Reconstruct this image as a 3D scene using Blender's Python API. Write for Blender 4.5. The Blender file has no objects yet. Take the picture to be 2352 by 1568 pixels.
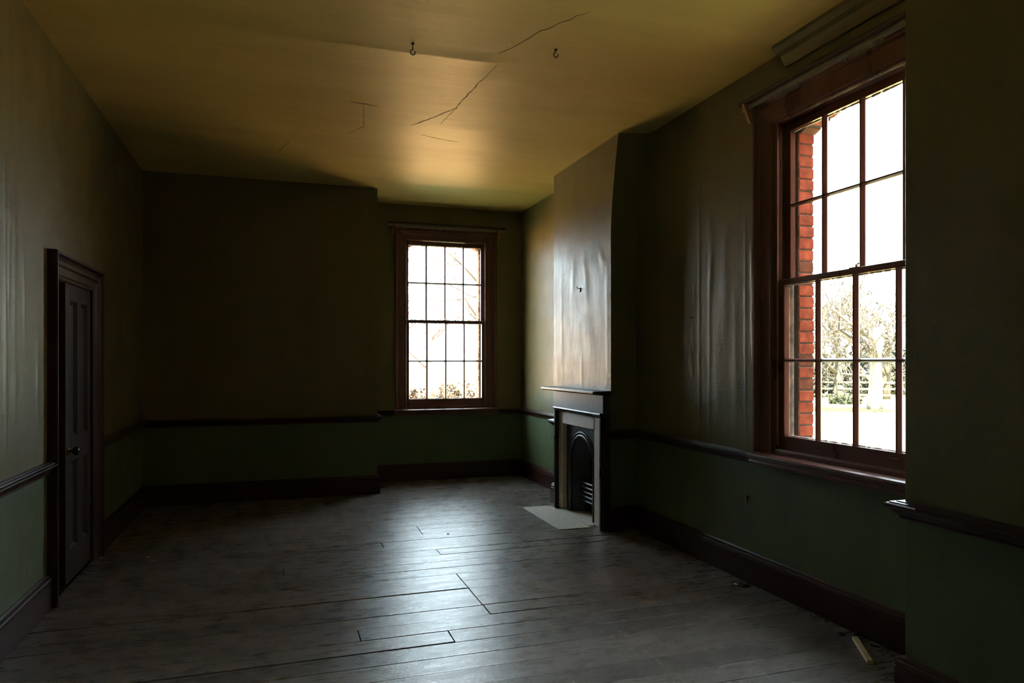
import bpy, math, random
from mathutils import Vector, Matrix

# ------------------------------------------------------------------ camera, sky, sun, exposure
scene = bpy.context.scene
COL = scene.collection
FPX, VPX, HOR = 1625.0, 640.0, 830.0          # focal length, vanishing point, horizon in pixels of the 2352 x 1568 frame
EYE = 1.46
yaw = math.atan((1176.0 - VPX) / FPX)
cam_data = bpy.data.cameras.new('camera')
cam_data.sensor_width = 36.0
cam_data.lens = 36.0 * FPX / 2352.0
cam_data.shift_y = (HOR - 784.0) / 2352.0
cam_data.clip_end = 500
cam = bpy.data.objects.new('camera', cam_data)
cam.location = (0, 0, EYE)
cam.rotation_euler = (math.pi / 2, 0, -yaw)
COL.objects.link(cam)
scene.camera = cam

world = bpy.data.worlds.new('sky')
scene.world = world
world.use_nodes = True
bg = world.node_tree.nodes['Background']
bg.inputs['Color'].default_value = (0.74, 0.89, 1.0, 1)
bg.inputs['Strength'].default_value = 20.0

sun_data = bpy.data.lights.new('sun', 'SUN')
sun_data.energy = 190.0
sun_data.angle = math.radians(0.6)
sun_data.color = (1.0, 0.86, 0.66)
sun = bpy.data.objects.new('sun', sun_data)
sun.rotation_euler = Vector((0.47, 0.56, -0.74)).to_track_quat('-Z', 'Y').to_euler()
sun.location = (-20, -14, 25)
COL.objects.link(sun)

vs = scene.view_settings
vs.view_transform = 'Standard'
vs.look = 'None'
vs.gamma = 1.0
vs.exposure = 0.2
vs.use_curve_mapping = False
try:
    cy = scene.cycles
    cy.use_denoising = True
    cy.max_bounces = 9
    cy.diffuse_bounces = 6
    cy.glossy_bounces = 4
    cy.transparent_max_bounces = 16
    cy.caustics_reflective = True
except Exception:
    pass

R = random.Random(7)


# ------------------------------------------------------------------ materials
def new_mat(name):
    m = bpy.data.materials.new(name)
    m.use_nodes = True
    nt = m.node_tree
    return m, nt, nt.nodes['Principled BSDF']


def nd(nt, typ, **kw):
    n = nt.nodes.new(typ)
    for k, v in kw.items():
        setattr(n, k, v)
    return n


def noise(nt, scale, detail=4, rough=0.55, vec=None, stretch=None, coord='Object'):
    n = nd(nt, 'ShaderNodeTexNoise')
    n.inputs['Scale'].default_value = scale
    n.inputs['Detail'].default_value = detail
    n.inputs['Roughness'].default_value = rough
    if vec is None:
        if coord == 'World':
            src = nd(nt, 'ShaderNodeNewGeometry').outputs['Position']
        else:
            src = nd(nt, 'ShaderNodeTexCoord').outputs[coord]
    else:
        src = vec
    if stretch:
        mp = nd(nt, 'ShaderNodeMapping')
        mp.inputs['Scale'].default_value = stretch
        nt.links.new(src, mp.inputs['Vector'])
        src = mp.outputs['Vector']
    nt.links.new(src, n.inputs['Vector'])
    return n


def ramp(nt, fac, stops):
    r = nd(nt, 'ShaderNodeValToRGB')
    el = r.color_ramp.elements
    while len(el) < len(stops):
        el.new(0.5)
    for e, (p, c) in zip(el, stops):
        e.position = p
        e.color = (c[0], c[1], c[2], 1) if not isinstance(c, (int, float)) else (c, c, c, 1)
    nt.links.new(fac, r.inputs['Fac'])
    return r


def mix(nt, fac, a, b, blend='MIX'):
    m = nd(nt, 'ShaderNodeMix', data_type='RGBA', blend_type=blend)
    for sock, v in ((m.inputs[0], fac), (m.inputs[6], a), (m.inputs[7], b)):
        if isinstance(v, (int, float)):
            sock.default_value = v
        elif isinstance(v, tuple):
            sock.default_value = (v[0], v[1], v[2], 1)
        else:
            nt.links.new(v, sock)
    return m.outputs[2]


def bump(nt, bsdf, height, strength, dist, prev=None):
    b = nd(nt, 'ShaderNodeBump')
    b.inputs['Strength'].default_value = strength
    b.inputs['Distance'].default_value = dist
    nt.links.new(height, b.inputs['Height'])
    if prev:
        nt.links.new(prev, b.inputs['Normal'])
    nt.links.new(b.outputs['Normal'], bsdf.inputs['Normal'])
    return b.outputs['Normal']


def wall_paint():
    m, nt, b = new_mat('wall_paint')
    geo = nd(nt, 'ShaderNodeNewGeometry')
    sep = nd(nt, 'ShaderNodeSeparateXYZ')
    nt.links.new(geo.outputs['Position'], sep.inputs[0])
    lt = nd(nt, 'ShaderNodeMath', operation='LESS_THAN')
    nt.links.new(sep.outputs['Z'], lt.inputs[0])
    lt.inputs[1].default_value = 0.83
    big = noise(nt, 1.1, 5, 0.6, coord='World', stretch=(2.2, 2.2, 0.55))
    up = ramp(nt, big.outputs['Fac'], [(0.3, (0.150, 0.136, 0.062)), (0.7, (0.182, 0.166, 0.080))])
    lo = ramp(nt, big.outputs['Fac'], [(0.3, (0.098, 0.130, 0.066)), (0.7, (0.126, 0.164, 0.086))])
    base = mix(nt, lt.outputs[0], up.outputs['Color'], lo.outputs['Color'])
    spots = noise(nt, 22, 3, 0.6, coord='World')
    sp = ramp(nt, spots.outputs['Fac'], [(0.70, 0.0), (0.78, 0.35)])
    base = mix(nt, sp.outputs['Color'], base, (0.22, 0.22, 0.17))
    nt.links.new(base, b.inputs['Base Color'])
    rn = noise(nt, 5, 4, 0.6, coord='World')
    rr = ramp(nt, rn.outputs['Fac'], [(0.3, 0.36), (0.7, 0.50)])
    nt.links.new(rr.outputs['Color'], b.inputs['Roughness'])
    b.inputs['Specular IOR Level'].default_value = 0.28
    n1 = noise(nt, 3.2, 3, 0.5, coord='World', stretch=(1.6, 1.6, 0.45))
    p = bump(nt, b, n1.outputs['Fac'], 0.16, 0.030)
    n3 = noise(nt, 15, 3, 0.55, coord='World', stretch=(1, 1, 0.7))
    p = bump(nt, b, n3.outputs['Fac'], 0.20, 0.007, p)
    n2 = noise(nt, 80, 3, 0.6, coord='World')
    bump(nt, b, n2.outputs['Fac'], 0.45, 0.0034, p)
    return m


def ceiling_paint():
    m, nt, b = new_mat('ceiling_paint')
    n = noise(nt, 1.6, 6, 0.62, coord='World', stretch=(0.5, 2.0, 1))
    c = ramp(nt, n.outputs['Fac'], [(0.25, (0.56, 0.44, 0.145)), (0.75, (0.70, 0.565, 0.21))])
    d = noise(nt, 9, 5, 0.7, coord='World', stretch=(0.4, 1.6, 1))
    dr = ramp(nt, d.outputs['Fac'], [(0.66, 0.0), (0.76, 0.35)])
    col = mix(nt, dr.outputs['Color'], c.outputs['Color'], (0.22, 0.15, 0.06))
    nt.links.new(col, b.inputs['Base Color'])
    b.inputs['Roughness'].default_value = 0.50
    b.inputs['Specular IOR Level'].default_value = 0.42
    n1 = noise(nt, 2.2, 4, 0.55, coord='World', stretch=(0.35, 1.5, 1))
    p = bump(nt, b, n1.outputs['Fac'], 0.40, 0.03)
    n2 = noise(nt, 60, 3, 0.6, coord='World')
    bump(nt, b, n2.outputs['Fac'], 0.25, 0.003, p)
    return m


def dark_wood(name, c0, c1, rough=0.32, stretch=(1, 1, 1), spec=0.5):
    m, nt, b = new_mat(name)
    n = noise(nt, 6, 5, 0.6, coord='World', stretch=stretch)
    c = ramp(nt, n.outputs['Fac'], [(0.3, c0), (0.7, c1)])
    nt.links.new(c.outputs['Color'], b.inputs['Base Color'])
    r = ramp(nt, n.outputs['Fac'], [(0.2, rough - 0.06), (0.8, rough + 0.10)])
    nt.links.new(r.outputs['Color'], b.inputs['Roughness'])
    b.inputs['Specular IOR Level'].default_value = spec
    n2 = noise(nt, 45, 3, 0.6, coord='World', stretch=stretch)
    bump(nt, b, n2.outputs['Fac'], 0.18, 0.003)
    return m


def floor_wood():
    m, nt, b = new_mat('floorboard_varnish')
    oi = nd(nt, 'ShaderNodeObjectInfo')
    geo = nd(nt, 'ShaderNodeNewGeometry')
    add = nd(nt, 'ShaderNodeVectorMath', operation='ADD')
    comb = nd(nt, 'ShaderNodeCombineXYZ')
    ml = nd(nt, 'ShaderNodeMath', operation='MULTIPLY')
    ml.inputs[1].default_value = 37.0
    nt.links.new(oi.outputs['Random'], ml.inputs[0])
    nt.links.new(ml.outputs[0], comb.inputs['X'])
    nt.links.new(ml.outputs[0], comb.inputs['Z'])
    nt.links.new(geo.outputs['Position'], add.inputs[0])
    nt.links.new(comb.outputs[0], add.inputs[1])
    v = add.outputs[0]
    grain = noise(nt, 5, 7, 0.68, vec=v, stretch=(0.7, 11, 1))
    c = ramp(nt, grain.outputs['Fac'], [(0.22, (0.100, 0.081, 0.069)), (0.52, (0.135, 0.111, 0.095)), (0.78, (0.20, 0.170, 0.146))])
    hv = nd(nt, 'ShaderNodeMath', operation='MULTIPLY_ADD')
    hv.inputs[1].default_value = 0.5
    hv.inputs[2].default_value = 0.75
    nt.links.new(oi.outputs['Random'], hv.inputs[0])
    vm = nd(nt, 'ShaderNodeVectorMath', operation='SCALE')
    nt.links.new(c.outputs['Color'], vm.inputs[0])
    nt.links.new(hv.outputs[0], vm.inputs['Scale'])
    dust = noise(nt, 2.3, 8, 0.72, coord='World')
    dr = ramp(nt, dust.outputs['Fac'], [(0.45, 0.0), (0.75, 0.45)])
    col = mix(nt, dr.outputs['Color'], vm.outputs[0], (0.17, 0.16, 0.15))
    scr = noise(nt, 26, 4, 0.75, coord='World', stretch=(0.5, 1.6, 1))
    sr = ramp(nt, scr.outputs['Fac'], [(0.705, 0.0), (0.745, 0.8)])
    col = mix(nt, sr.outputs['Color'], col, (0.30, 0.22, 0.14))
    # long drag scratches across the boards
    sp = nd(nt, 'ShaderNodeSeparateXYZ')
    nt.links.new(geo.outputs['Position'], sp.inputs[0])

    def mth(op, a, c=None):
        n = nd(nt, 'ShaderNodeMath', operation=op)
        for i_, q in enumerate((a, c)):
            if q is None:
                continue
            if isinstance(q, (int, float)):
                n.inputs[i_].default_value = q
            else:
                nt.links.new(q, n.inputs[i_])
        return n.outputs[0]
    brk = noise(nt, 11, 5, 0.8, coord='World')
    wob = noise(nt, 3, 2, 0.5, coord='World')
    bend = mth('MULTIPLY', mth('MAXIMUM', mth('SUBTRACT', sp.outputs['Y'], 3.6), 0.0), 0.112)
    xw = mth('ADD', mth('ADD', sp.outputs['X'], bend), mth('MULTIPLY', mth('SUBTRACT', wob.outputs['Fac'], 0.5), 0.03))
    for x0, wd, far in ((1.757, 0.004, 5.1), (2.160, 0.003, 5.2), (1.277, 0.003, 3.6)):
        ln = mth('LESS_THAN', mth('ABSOLUTE', mth('SUBTRACT', xw, x0)), wd)
        ln = mth('MULTIPLY', ln, mth('LESS_THAN', sp.outputs['Y'], far))
        ln = mth('MULTIPLY', ln, mth('GREATER_THAN', brk.outputs['Fac'], 0.50))
        col = mix(nt, mth('MULTIPLY', ln, 0.6), col, (0.36, 0.31, 0.23))
    nt.links.new(col, b.inputs['Base Color'])
    rn = noise(nt, 7, 6, 0.7, coord='World', stretch=(0.7, 2.6, 1))
    rr = ramp(nt, rn.outputs['Fac'], [(0.30, 0.21), (0.70, 0.37)])
    nt.links.new(rr.outputs['Color'], b.inputs['Roughness'])
    b.inputs['Specular IOR Level'].default_value = 0.55
    p = bump(nt, b, grain.outputs['Fac'], 0.30, 0.0006)
    pit = noise(nt, 95, 3, 0.7, coord='World', stretch=(0.6, 1.5, 1))
    p = bump(nt, b, pit.outputs['Fac'], 0.55, 0.0028, p)
    wav = noise(nt, 4.5, 2, 0.5, coord='World', stretch=(0.6, 1.8, 1))
    bump(nt, b, wav.outputs['Fac'], 0.30, 0.014, p)
    return m


def plain(name, c, rough=0.6, metal=0.0, var=0.25, scale=14, bmp=0.15, spec=0.5):
    m, nt, b = new_mat(name)
    n = noise(nt, scale, 4, 0.6, coord='World')
    lo = tuple(x * (1 - var) for x in c)
    hi = tuple(min(1, x * (1 + var)) for x in c)
    r = ramp(nt, n.outputs['Fac'], [(0.3, lo), (0.7, hi)])
    nt.links.new(r.outputs['Color'], b.inputs['Base Color'])
    b.inputs['Roughness'].default_value = rough
    b.inputs['Metallic'].default_value = metal
    b.inputs['Specular IOR Level'].default_value = spec
    if bmp:
        n2 = noise(nt, scale * 5, 3, 0.6, coord='World')
        bump(nt, b, n2.outputs['Fac'], bmp, 0.004)
    return m


def pane_glass():
    m = bpy.data.materials.new('window_glass')
    m.use_nodes = True
    nt = m.node_tree
    for n in list(nt.nodes):
        nt.nodes.remove(n)
    out = nd(nt, 'ShaderNodeOutputMaterial')
    tr = nd(nt, 'ShaderNodeBsdfTransparent')
    tr.inputs['Color'].default_value = (0.95, 0.97, 0.96, 1)
    gl = nd(nt, 'ShaderNodeBsdfGlossy')
    gl.inputs['Roughness'].default_value = 0.02
    lw = nd(nt, 'ShaderNodeLayerWeight')
    lw.inputs['Blend'].default_value = 0.5
    pw = nd(nt, 'ShaderNodeMath', operation='POWER')
    nt.links.new(lw.outputs['Facing'], pw.inputs[0])
    pw.inputs[1].default_value = 5.0
    fr = nd(nt, 'ShaderNodeMath', operation='MULTIPLY_ADD')
    nt.links.new(pw.outputs[0], fr.inputs[0])
    fr.inputs[1].default_value = 0.9
    fr.inputs[2].default_value = 0.03
    ms = nd(nt, 'ShaderNodeMixShader')
    nt.links.new(fr.outputs[0], ms.inputs[0])
    nt.links.new(tr.outputs[0], ms.inputs[1])
    nt.links.new(gl.outputs[0], ms.inputs[2])
    nt.links.new(ms.outputs[0], out.inputs['Surface'])
    return m


M = {}
M['wall'] = wall_paint()
M['ceiling'] = ceiling_paint()
M['trim'] = dark_wood('trim_gloss_brown', (0.032, 0.012, 0.010), (0.052, 0.020, 0.016), 0.30, (1, 1, 1), 0.35)
M['window_wood'] = dark_wood('window_brown', (0.100, 0.040, 0.031), (0.150, 0.064, 0.050), 0.30, (1, 1, 0.3), 0.45)
M['door'] = dark_wood('door_brown', (0.028, 0.016, 0.012), (0.045, 0.027, 0.020), 0.5, (3, 3, 0.3), 0.2)
M['floor'] = floor_wood()
M['subfloor'] = plain('subfloor_dark', (0.02, 0.016, 0.013), 0.9)
M['glass'] = pane_glass()
M['pelmet'] = dark_wood('pelmet_board_brown', (0.030, 0.018, 0.014), (0.06, 0.035, 0.026), 0.5, (1, 1, 1))
M['track'] = plain('curtain_track_cream', (0.30, 0.29, 0.25), 0.45)
M['bracket'] = plain('bracket_raw_wood', (0.30, 0.16, 0.08), 0.7)
M['iron'] = plain('cast_iron', (0.030, 0.031, 0.033), 0.36, 0.0, 0.3, 20, 0.2)
M['iron_bright'] = plain('worn_iron_bar', (0.16, 0.155, 0.15), 0.34, 0.6, 0.4, 30, 0.3)
M['soot'] = plain('soot_black', (0.010, 0.009, 0.008), 0.85)
M['slip'] = plain('surround_taupe_paint', (0.66, 0.55, 0.47), 0.46, 0, 0.18, 45, 0.03, 0.6)
M['mantel'] = dark_wood('mantel_dark_gloss', (0.030, 0.020, 0.018), (0.050, 0.036, 0.032), 0.28, (1, 1, 1))
M['mantel_grey'] = plain('frieze_board', (0.07, 0.055, 0.05), 0.46, 0, 0.15, 20, 0.12, 0.35)
M['hearth'] = plain('hearth_stone', (0.42, 0.39, 0.33), 0.7, 0, 0.18, 30, 0.3)
M['crack'] = plain('plaster_crack', (0.09, 0.06, 0.025), 0.9)
M['brick'] = plain('red_brick', (0.40, 0.105, 0.055), 0.85, 0, 0.45, 16, 0.5)
M['brick_dark'] = plain('weathered_brick', (0.20, 0.085, 0.05), 0.85, 0, 0.45, 16, 0.5)
M['mortar'] = plain('grey_mortar', (0.13, 0.135, 0.12), 0.95, 0, 0.3, 20, 0.4)
M['white'] = plain('weathered_white_paint', (0.72, 0.69, 0.60), 0.6, 0, 0.45, 18, 0.3)
M['brass'] = plain('old_brass', (0.35, 0.22, 0.08), 0.35, 1.0)
M['ebony'] = plain('ebony_knob', (0.012, 0.011, 0.011), 0.18)
M['rawwood'] = plain('raw_pine', (0.62, 0.47, 0.27), 0.65, 0, 0.15, 25)
M['flake'] = plain('dark_flake', (0.025, 0.023, 0.02), 0.7)
M['paper'] = plain('white_paper', (0.72, 0.70, 0.64), 0.8)
M['rubble'] = plain('plaster_rubble', (0.35, 0.30, 0.24), 0.9, 0, 0.35, 40, 0.5)
M['twig'] = plain('dry_twig', (0.16, 0.10, 0.06), 0.8)
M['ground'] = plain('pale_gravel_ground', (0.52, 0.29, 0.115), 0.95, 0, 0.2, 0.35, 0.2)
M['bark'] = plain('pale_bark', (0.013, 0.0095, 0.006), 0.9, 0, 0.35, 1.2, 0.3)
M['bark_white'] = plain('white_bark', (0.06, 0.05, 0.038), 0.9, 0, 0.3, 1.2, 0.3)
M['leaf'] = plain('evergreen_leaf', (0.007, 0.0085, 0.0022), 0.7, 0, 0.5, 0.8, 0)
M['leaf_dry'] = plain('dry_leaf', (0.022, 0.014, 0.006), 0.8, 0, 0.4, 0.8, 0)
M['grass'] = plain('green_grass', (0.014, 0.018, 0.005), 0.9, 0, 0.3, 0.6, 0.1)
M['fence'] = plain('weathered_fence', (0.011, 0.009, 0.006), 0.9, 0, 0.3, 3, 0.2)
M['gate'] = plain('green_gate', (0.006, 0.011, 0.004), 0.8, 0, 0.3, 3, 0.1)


# ------------------------------------------------------------------ mesh helpers
class MB:
    def __init__(self):
        self.v, self.f = [], []

    def quad(self, a, b, c, d):
        i = len(self.v)
        self.v += [tuple(a), tuple(b), tuple(c), tuple(d)]
        self.f.append((i, i + 1, i + 2, i + 3))

    def box(self, x0, x1, y0, y1, z0, z1, bev=0.0):
        if x1 < x0: x0, x1 = x1, x0
        if y1 < y0: y0, y1 = y1, y0
        if z1 < z0: z0, z1 = z1, z0
        i = len(self.v)
        if bev <= 0:
            self.v += [(x, y, z) for z in (z0, z1) for y in (y0, y1) for x in (x0, x1)]
            self.f += [tuple(i + k for k in q) for q in ((0, 2, 3, 1), (4, 5, 7, 6), (0, 1, 5, 4), (2, 6, 7, 3), (0, 4, 6, 2), (1, 3, 7, 5))]
            return
        b = min(bev, (x1 - x0) * .45, (y1 - y0) * .45, (z1 - z0) * .45)
        lo, hi = (x0, y0, z0), (x1, y1, z1)
        idx = {}
        for sx in (0, 1):
            for sy in (0, 1):
                for sz in (0, 1):
                    s = (sx, sy, sz)
                    for ax in range(3):
                        p = [(lo[k] + b if s[k] == 0 else hi[k] - b) for k in range(3)]
                        p[ax] = lo[ax] if s[ax] == 0 else hi[ax]
                        idx[(s, ax)] = len(self.v)
                        self.v.append(tuple(p))
        def order(keys):
            pts = [Vector(self.v[k]) for k in keys]
            c = sum(pts, Vector()) / len(pts)
            ctr = Vector(((x0 + x1) / 2, (y0 + y1) / 2, (z0 + z1) / 2))
            n = (c - ctr).normalized()
            t = (pts[0] - c).normalized()
            u = n.cross(t)
            ks = sorted(range(len(keys)), key=lambda k: math.atan2((pts[k] - c).dot(u), (pts[k] - c).dot(t)))
            self.f.append(tuple(keys[k] for k in ks))
        S = [(a, b_, c) for a in (0, 1) for b_ in (0, 1) for c in (0, 1)]
        for ax in range(3):
            for side in (0, 1):
                order([idx[(s, ax)] for s in S if s[ax] == side])
        for s in S:
            order([idx[(s, ax)] for ax in range(3)])
        for ax in range(3):
            o = [k for k in range(3) if k != ax]
            for a in (0, 1):
                for b_ in (0, 1):
                    ss = [s for s in S if s[o[0]] == a and s[o[1]] == b_]
                    order([idx[(s, k)] for s in ss for k in o])

    def tube(self, pts, rad, n=8, cap=True):
        pts = [Vector(p) for p in pts]
        rads = rad if isinstance(rad, (list, tuple)) else [rad] * len(pts)
        i0 = len(self.v)
        prev = None
        for k, p in enumerate(pts):
            d = (pts[min(k + 1, len(pts) - 1)] - pts[max(k - 1, 0)])
            d = d.normalized() if d.length > 1e-9 else Vector((0, 0, 1))
            if prev is None:
                a = d.cross(Vector((0, 0, 1)))
                if a.length < 0.1:
                    a = d.cross(Vector((1, 0, 0)))
            else:
                a = prev - d * prev.dot(d)
            a.normalize()
            prev = a
            b = d.cross(a)
            for j in range(n):
                t = 2 * math.pi * j / n
                self.v.append(tuple(p + (a * math.cos(t) + b * math.sin(t)) * rads[k]))
        for k in range(len(pts) - 1):
            for j in range(n):
                j2 = (j + 1) % n
                self.f.append((i0 + k * n + j, i0 + k * n + j2, i0 + (k + 1) * n + j2, i0 + (k + 1) * n + j))
        if cap:
            self.f.append(tuple(i0 + j for j in reversed(range(n))))
            e = i0 + (len(pts) - 1) * n
            self.f.append(tuple(e + j for j in range(n)))

    def prism(self, poly, axis, a0, a1):
        """poly: list of 2-D points; axis: 0/1/2 the extrusion axis."""
        def P(q, a):
            if axis == 0: return (a, q[0], q[1])
            if axis == 1: return (q[0], a, q[1])
            return (q[0], q[1], a)
        i = len(self.v)
        n = len(poly)
        self.v += [P(q, a0) for q in poly] + [P(q, a1) for q in poly]
        self.f.append(tuple(i + k for k in reversed(range(n))))
        self.f.append(tuple(i + n + k for k in range(n)))
        for k in range(n):
            k2 = (k + 1) % n
            self.f.append((i + k, i + k2, i + n + k2, i + n + k))

    def build(self, name, mat, parent=None, smooth=False, loc=None):
        me = bpy.data.meshes.new(name)
        me.from_pydata(self.v, [], self.f)
        me.materials.append(mat)
        import bmesh
        bm = bmesh.new()
        bm.from_mesh(me)
        bmesh.ops.recalc_face_normals(bm, faces=bm.faces)
        bm.to_mesh(me)
        bm.free()
        if smooth:
            me.polygons.foreach_set('use_smooth', [True] * len(me.polygons))
        o = bpy.data.objects.new(name, me)
        COL.objects.link(o)
        if parent is not None:
            o.parent = parent
        if loc is not None:
            o.location = loc
        return o


def tag(o, label, cat, group=None, kind=None):
    o['label'] = label
    o['category'] = cat
    if group: o['group'] = group
    if kind: o['kind'] = kind
    return o


def struct(o, label, cat):
    return tag(o, label, cat, kind='structure')


def empty(name, loc=(0, 0, 0), rz=0.0):
    o = bpy.data.objects.new(name, None)
    o.location = loc
    o.rotation_euler = (0, 0, rz)
    o.empty_display_size = 0.1
    COL.objects.link(o)
    return o


def sweep(path, prof, name, mat, seg, parent=None):
    """One mitred length (segment number seg of the path) of a moulding; the room lies to the right of the path."""
    P = [Vector((p[0], p[1])) for p in path]
    def nrm(k):
        d = (P[k + 1] - P[k]).normalized()
        return Vector((d.y, -d.x))
    def off(k):
        if k == 0: return nrm(0)
        if k == len(P) - 1: return nrm(k - 1)
        a, b = nrm(k - 1), nrm(k)
        m = (a + b)
        return m / (1 + a.dot(b)) if (1 + a.dot(b)) > 1e-6 else a
    o0, o1 = off(seg), off(seg + 1)
    mb = MB()
    n = len(prof)
    mb.v += [(P[seg].x + o0.x * q[0], P[seg].y + o0.y * q[0], q[1]) for q in prof]
    mb.v += [(P[seg + 1].x + o1.x * q[0], P[seg + 1].y + o1.y * q[0], q[1]) for q in prof]
    for k in range(n):
        k2 = (k + 1) % n
        mb.f.append((k, k2, n + k2, n + k))
    mb.f.append(tuple(range(n)))
    mb.f.append(tuple(n + k for k in reversed(range(n))))
    return mb.build(name, mat, parent)


# ------------------------------------------------------------------ room dimensions (metres, camera stands at 0,0)
XL, XR, XP = -1.30, 2.97, 2.53          # left wall, right wall, near pier
YD, YF, YB = 7.915, 8.63, -1.8          # projecting back wall, far alcove wall, wall behind the camera
XD = 1.04                               # end of the projecting back wall
YP = XP / 1.0822                        # far edge of the near pier
CH = 3.38                               # ceiling height
T = 0.23                                # window wall thickness


def ridge(y, z, y0, z0, y1, z1, w, a):
    """height of a crease running from (y0,z0) to (y1,z1)"""
    dy, dz = y1 - y0, z1 - z0
    L2 = dy * dy + dz * dz
    t = ((y - y0) * dy + (z - z0) * dz) / L2
    tt = min(1, max(0, t))
    py, pz = y0 + dy * tt, z0 + dz * tt
    d2 = (y - py) ** 2 + (z - pz) ** 2
    fade = math.sin(math.pi * min(1, max(0, (t + 0.15) / 1.3))) ** 0.7 if -0.15 < t < 1.15 else 0
    return a * math.exp(-d2 / (w * w)) * fade


def gridface(mb, fn, us, vs_, skip=None):
    i0 = len(mb.v)
    nu = len(us)
    for v in vs_:
        for u in us:
            mb.v.append(fn(u, v))
    for b in range(len(vs_) - 1):
        for a in range(nu - 1):
            if skip and skip(0.5 * (us[a] + us[a + 1]), 0.5 * (vs_[b] + vs_[b + 1])):
                continue
            mb.f.append((i0 + b * nu + a, i0 + b * nu + a + 1, i0 + (b + 1) * nu + a + 1, i0 + (b + 1) * nu + a))


def spread(stops, step):
    out = [stops[0]]
    for a, b in zip(stops[:-1], stops[1:]):
        n = max(1, int(round((b - a) / step)))
        out += [a + (b - a) * k / n for k in range(1, n + 1)]
    return out


# ---- floor
mb = MB()
mb.box(XL - 0.3, XR + T, YB - 0.3, YF + T, -0.6, -0.028)
floor = struct(mb.build('floor', M['subfloor']), 'dark worn varnished timber floor of the empty room', 'floor')

BW, BY0 = 0.1655, 5.905
JOIST = [-0.725, -0.348, 0.029, 0.406, 0.783, 1.160, 1.537, 1.914, 2.291]
FIXED = {0: [0.406, 1.155], 1: [-0.348, 1.914], 2: [0.783], 3: [1.897], 4: [1.163], 5: [0.029, 2.291], 9: [1.16], 10: [1.16, 2.291], 11: [1.16], 12: [1.163],
         13: [0.406], 14: [0.87], -1: [1.16], 7: [-0.348], 8: [1.16]}
WIDE = {(1, 1): 0.008, (3, 1): 0.016, (4, 1): 0.014, (9, 0): 0.014, (11, 1): 0.010, (12, 1): 0.013, (12, 0): 0.004, (13, 1): 0.008, (14, 0): 0.010, (1, 0): 0.008, (2, 0): 0.006}


def plank(x0, x1, y0, y1):
    """one floorboard: slightly cupped top with chamfered edges"""
    cz = R.uniform(-0.0012, 0.0008)
    tilt = R.uniform(-0.0008, 0.0008)
    w = y1 - y0
    cup = R.uniform(0.0002, 0.0010)
    prof = [(0, -0.024), (0, -0.0026), (0.0020, 0), (w * .25, 0), (w * .5, 0), (w * .75, 0), (w - 0.0020, 0), (w, -0.0026), (w, -0.024)]
    pts = []
    for q, z in prof:
        s = (q / w - .5) * 2
        pts.append((y0 + q, z + (cz + tilt * s - cup * (1 - s * s) if z > -0.01 else 0)))
    m = MB()
    m.prism(pts, 0, x0, x1)
    o = m.build('plank', M['floor'], floor)
    return o


k = int((BY0 - YF) / BW) - 1
while True:
    ytop = BY0 - BW * k + BW
    ybot = ytop - BW
    if ytop < YB:
        break
    y1, y0 = min(ytop, YF), max(ybot, YB)
    if y1 - y0 > 0.02:
        if k in FIXED:
            js = FIXED[k]
        else:
            js = sorted(R.sample(JOIST, R.choice([0, 1, 1, 2]))) if y0 > 1.5 else []
            if len(js) == 2 and js[1] - js[0] < 1.0:
                js = js[:1]
        xs = [XL] + list(js) + [XR]
        if y1 > YD + 0.05:
            xs = [XD] + [j for j in js if j > XD + 0.2] + [XR]
        elif y0 < YP - 0.1:
            xs = [XL] + [j for j in js if j < XP - 0.2] + [XP]
        for a, (xa, xb) in enumerate(zip(xs[:-1], xs[1:])):
            g1 = WIDE.get((k, a), R.choice([0.0006, 0.0010, 0.0016, 0.0026]))
            e = 0.0012 if (a == 0 or k not in FIXED) else 0.006
            plank(xa + e, xb - 0.0012, y0 + g1, y1 - 0.0005)
    k += 1

# ---- ceiling: plaster grid with a sagging ridge
def ceil_z(x, y):
    # crest of the sag runs along y = 4.33 between x = -0.3 and 1.35; far side slopes up gently
    s = 1 / (1 + math.exp(-(x + 0.35) / 0.25)) * 1 / (1 + math.exp((x - 1.33) / 0.035))
    d = y - (4.335 - 0.02 * (x - 0.7))
    if d >= 0:
        h = 0.021 * math.exp(-d / 0.20)
    else:
        h = 0.021 * math.exp(d / 0.16)
    h *= s
    h += 0.010 * math.exp(-((x - 1.3) / 0.9) ** 2 - ((y - 5.6) / 0.35) ** 2)
    h += 0.006 * math.exp(-((x - 1.5) / 0.8) ** 2 - ((y - 6.6) / 0.22) ** 2)
    return CH - h


mb = MB()
xs = spread([XL - 0.3, XL, -0.4, 1.2, 1.45, XR, XR + T], 0.04)
ys = spread([YB - 0.3, YB, 3.0, 4.2, 4.45, 6.0, YF, YF + T], 0.05)
ys = [y for y in ys if not (4.2 < y < 4.45)] + [4.2 + 0.0125 * q for q in range(1, 20)]
ys = sorted(set(round(y, 4) for y in ys))
xs = sorted(set(round(x, 4) for x in xs))
gridface(mb, lambda x, y: (x, y, ceil_z(x, y)), xs, ys)
mb.box(XL - 0.3, XR + T, YB - 0.3, YF + T, CH + 0.03, CH + 0.5)
mb.box(XL - 0.3, XL - 0.25, YB - 0.3, YF + T, CH, CH + 0.03)
mb.box(XR + T - 0.05, XR + T, YB - 0.3, YF + T, CH, CH + 0.03)
mb.box(XL - 0.3, XR + T, YB - 0.3, YB - 0.25, CH, CH + 0.03)
mb.box(XL - 0.3, XR + T, YF + T - 0.05, YF + T, CH, CH + 0.03)
ceiling = struct(mb.build('ceiling', M['ceiling'], smooth=True), 'yellowed cracked plaster ceiling with a sagging seam', 'ceiling')
for p in ceiling.data.polygons:
    if len(p.vertices) == 4 and abs(p.normal.z) < 0.8:
        p.use_smooth = False


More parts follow.
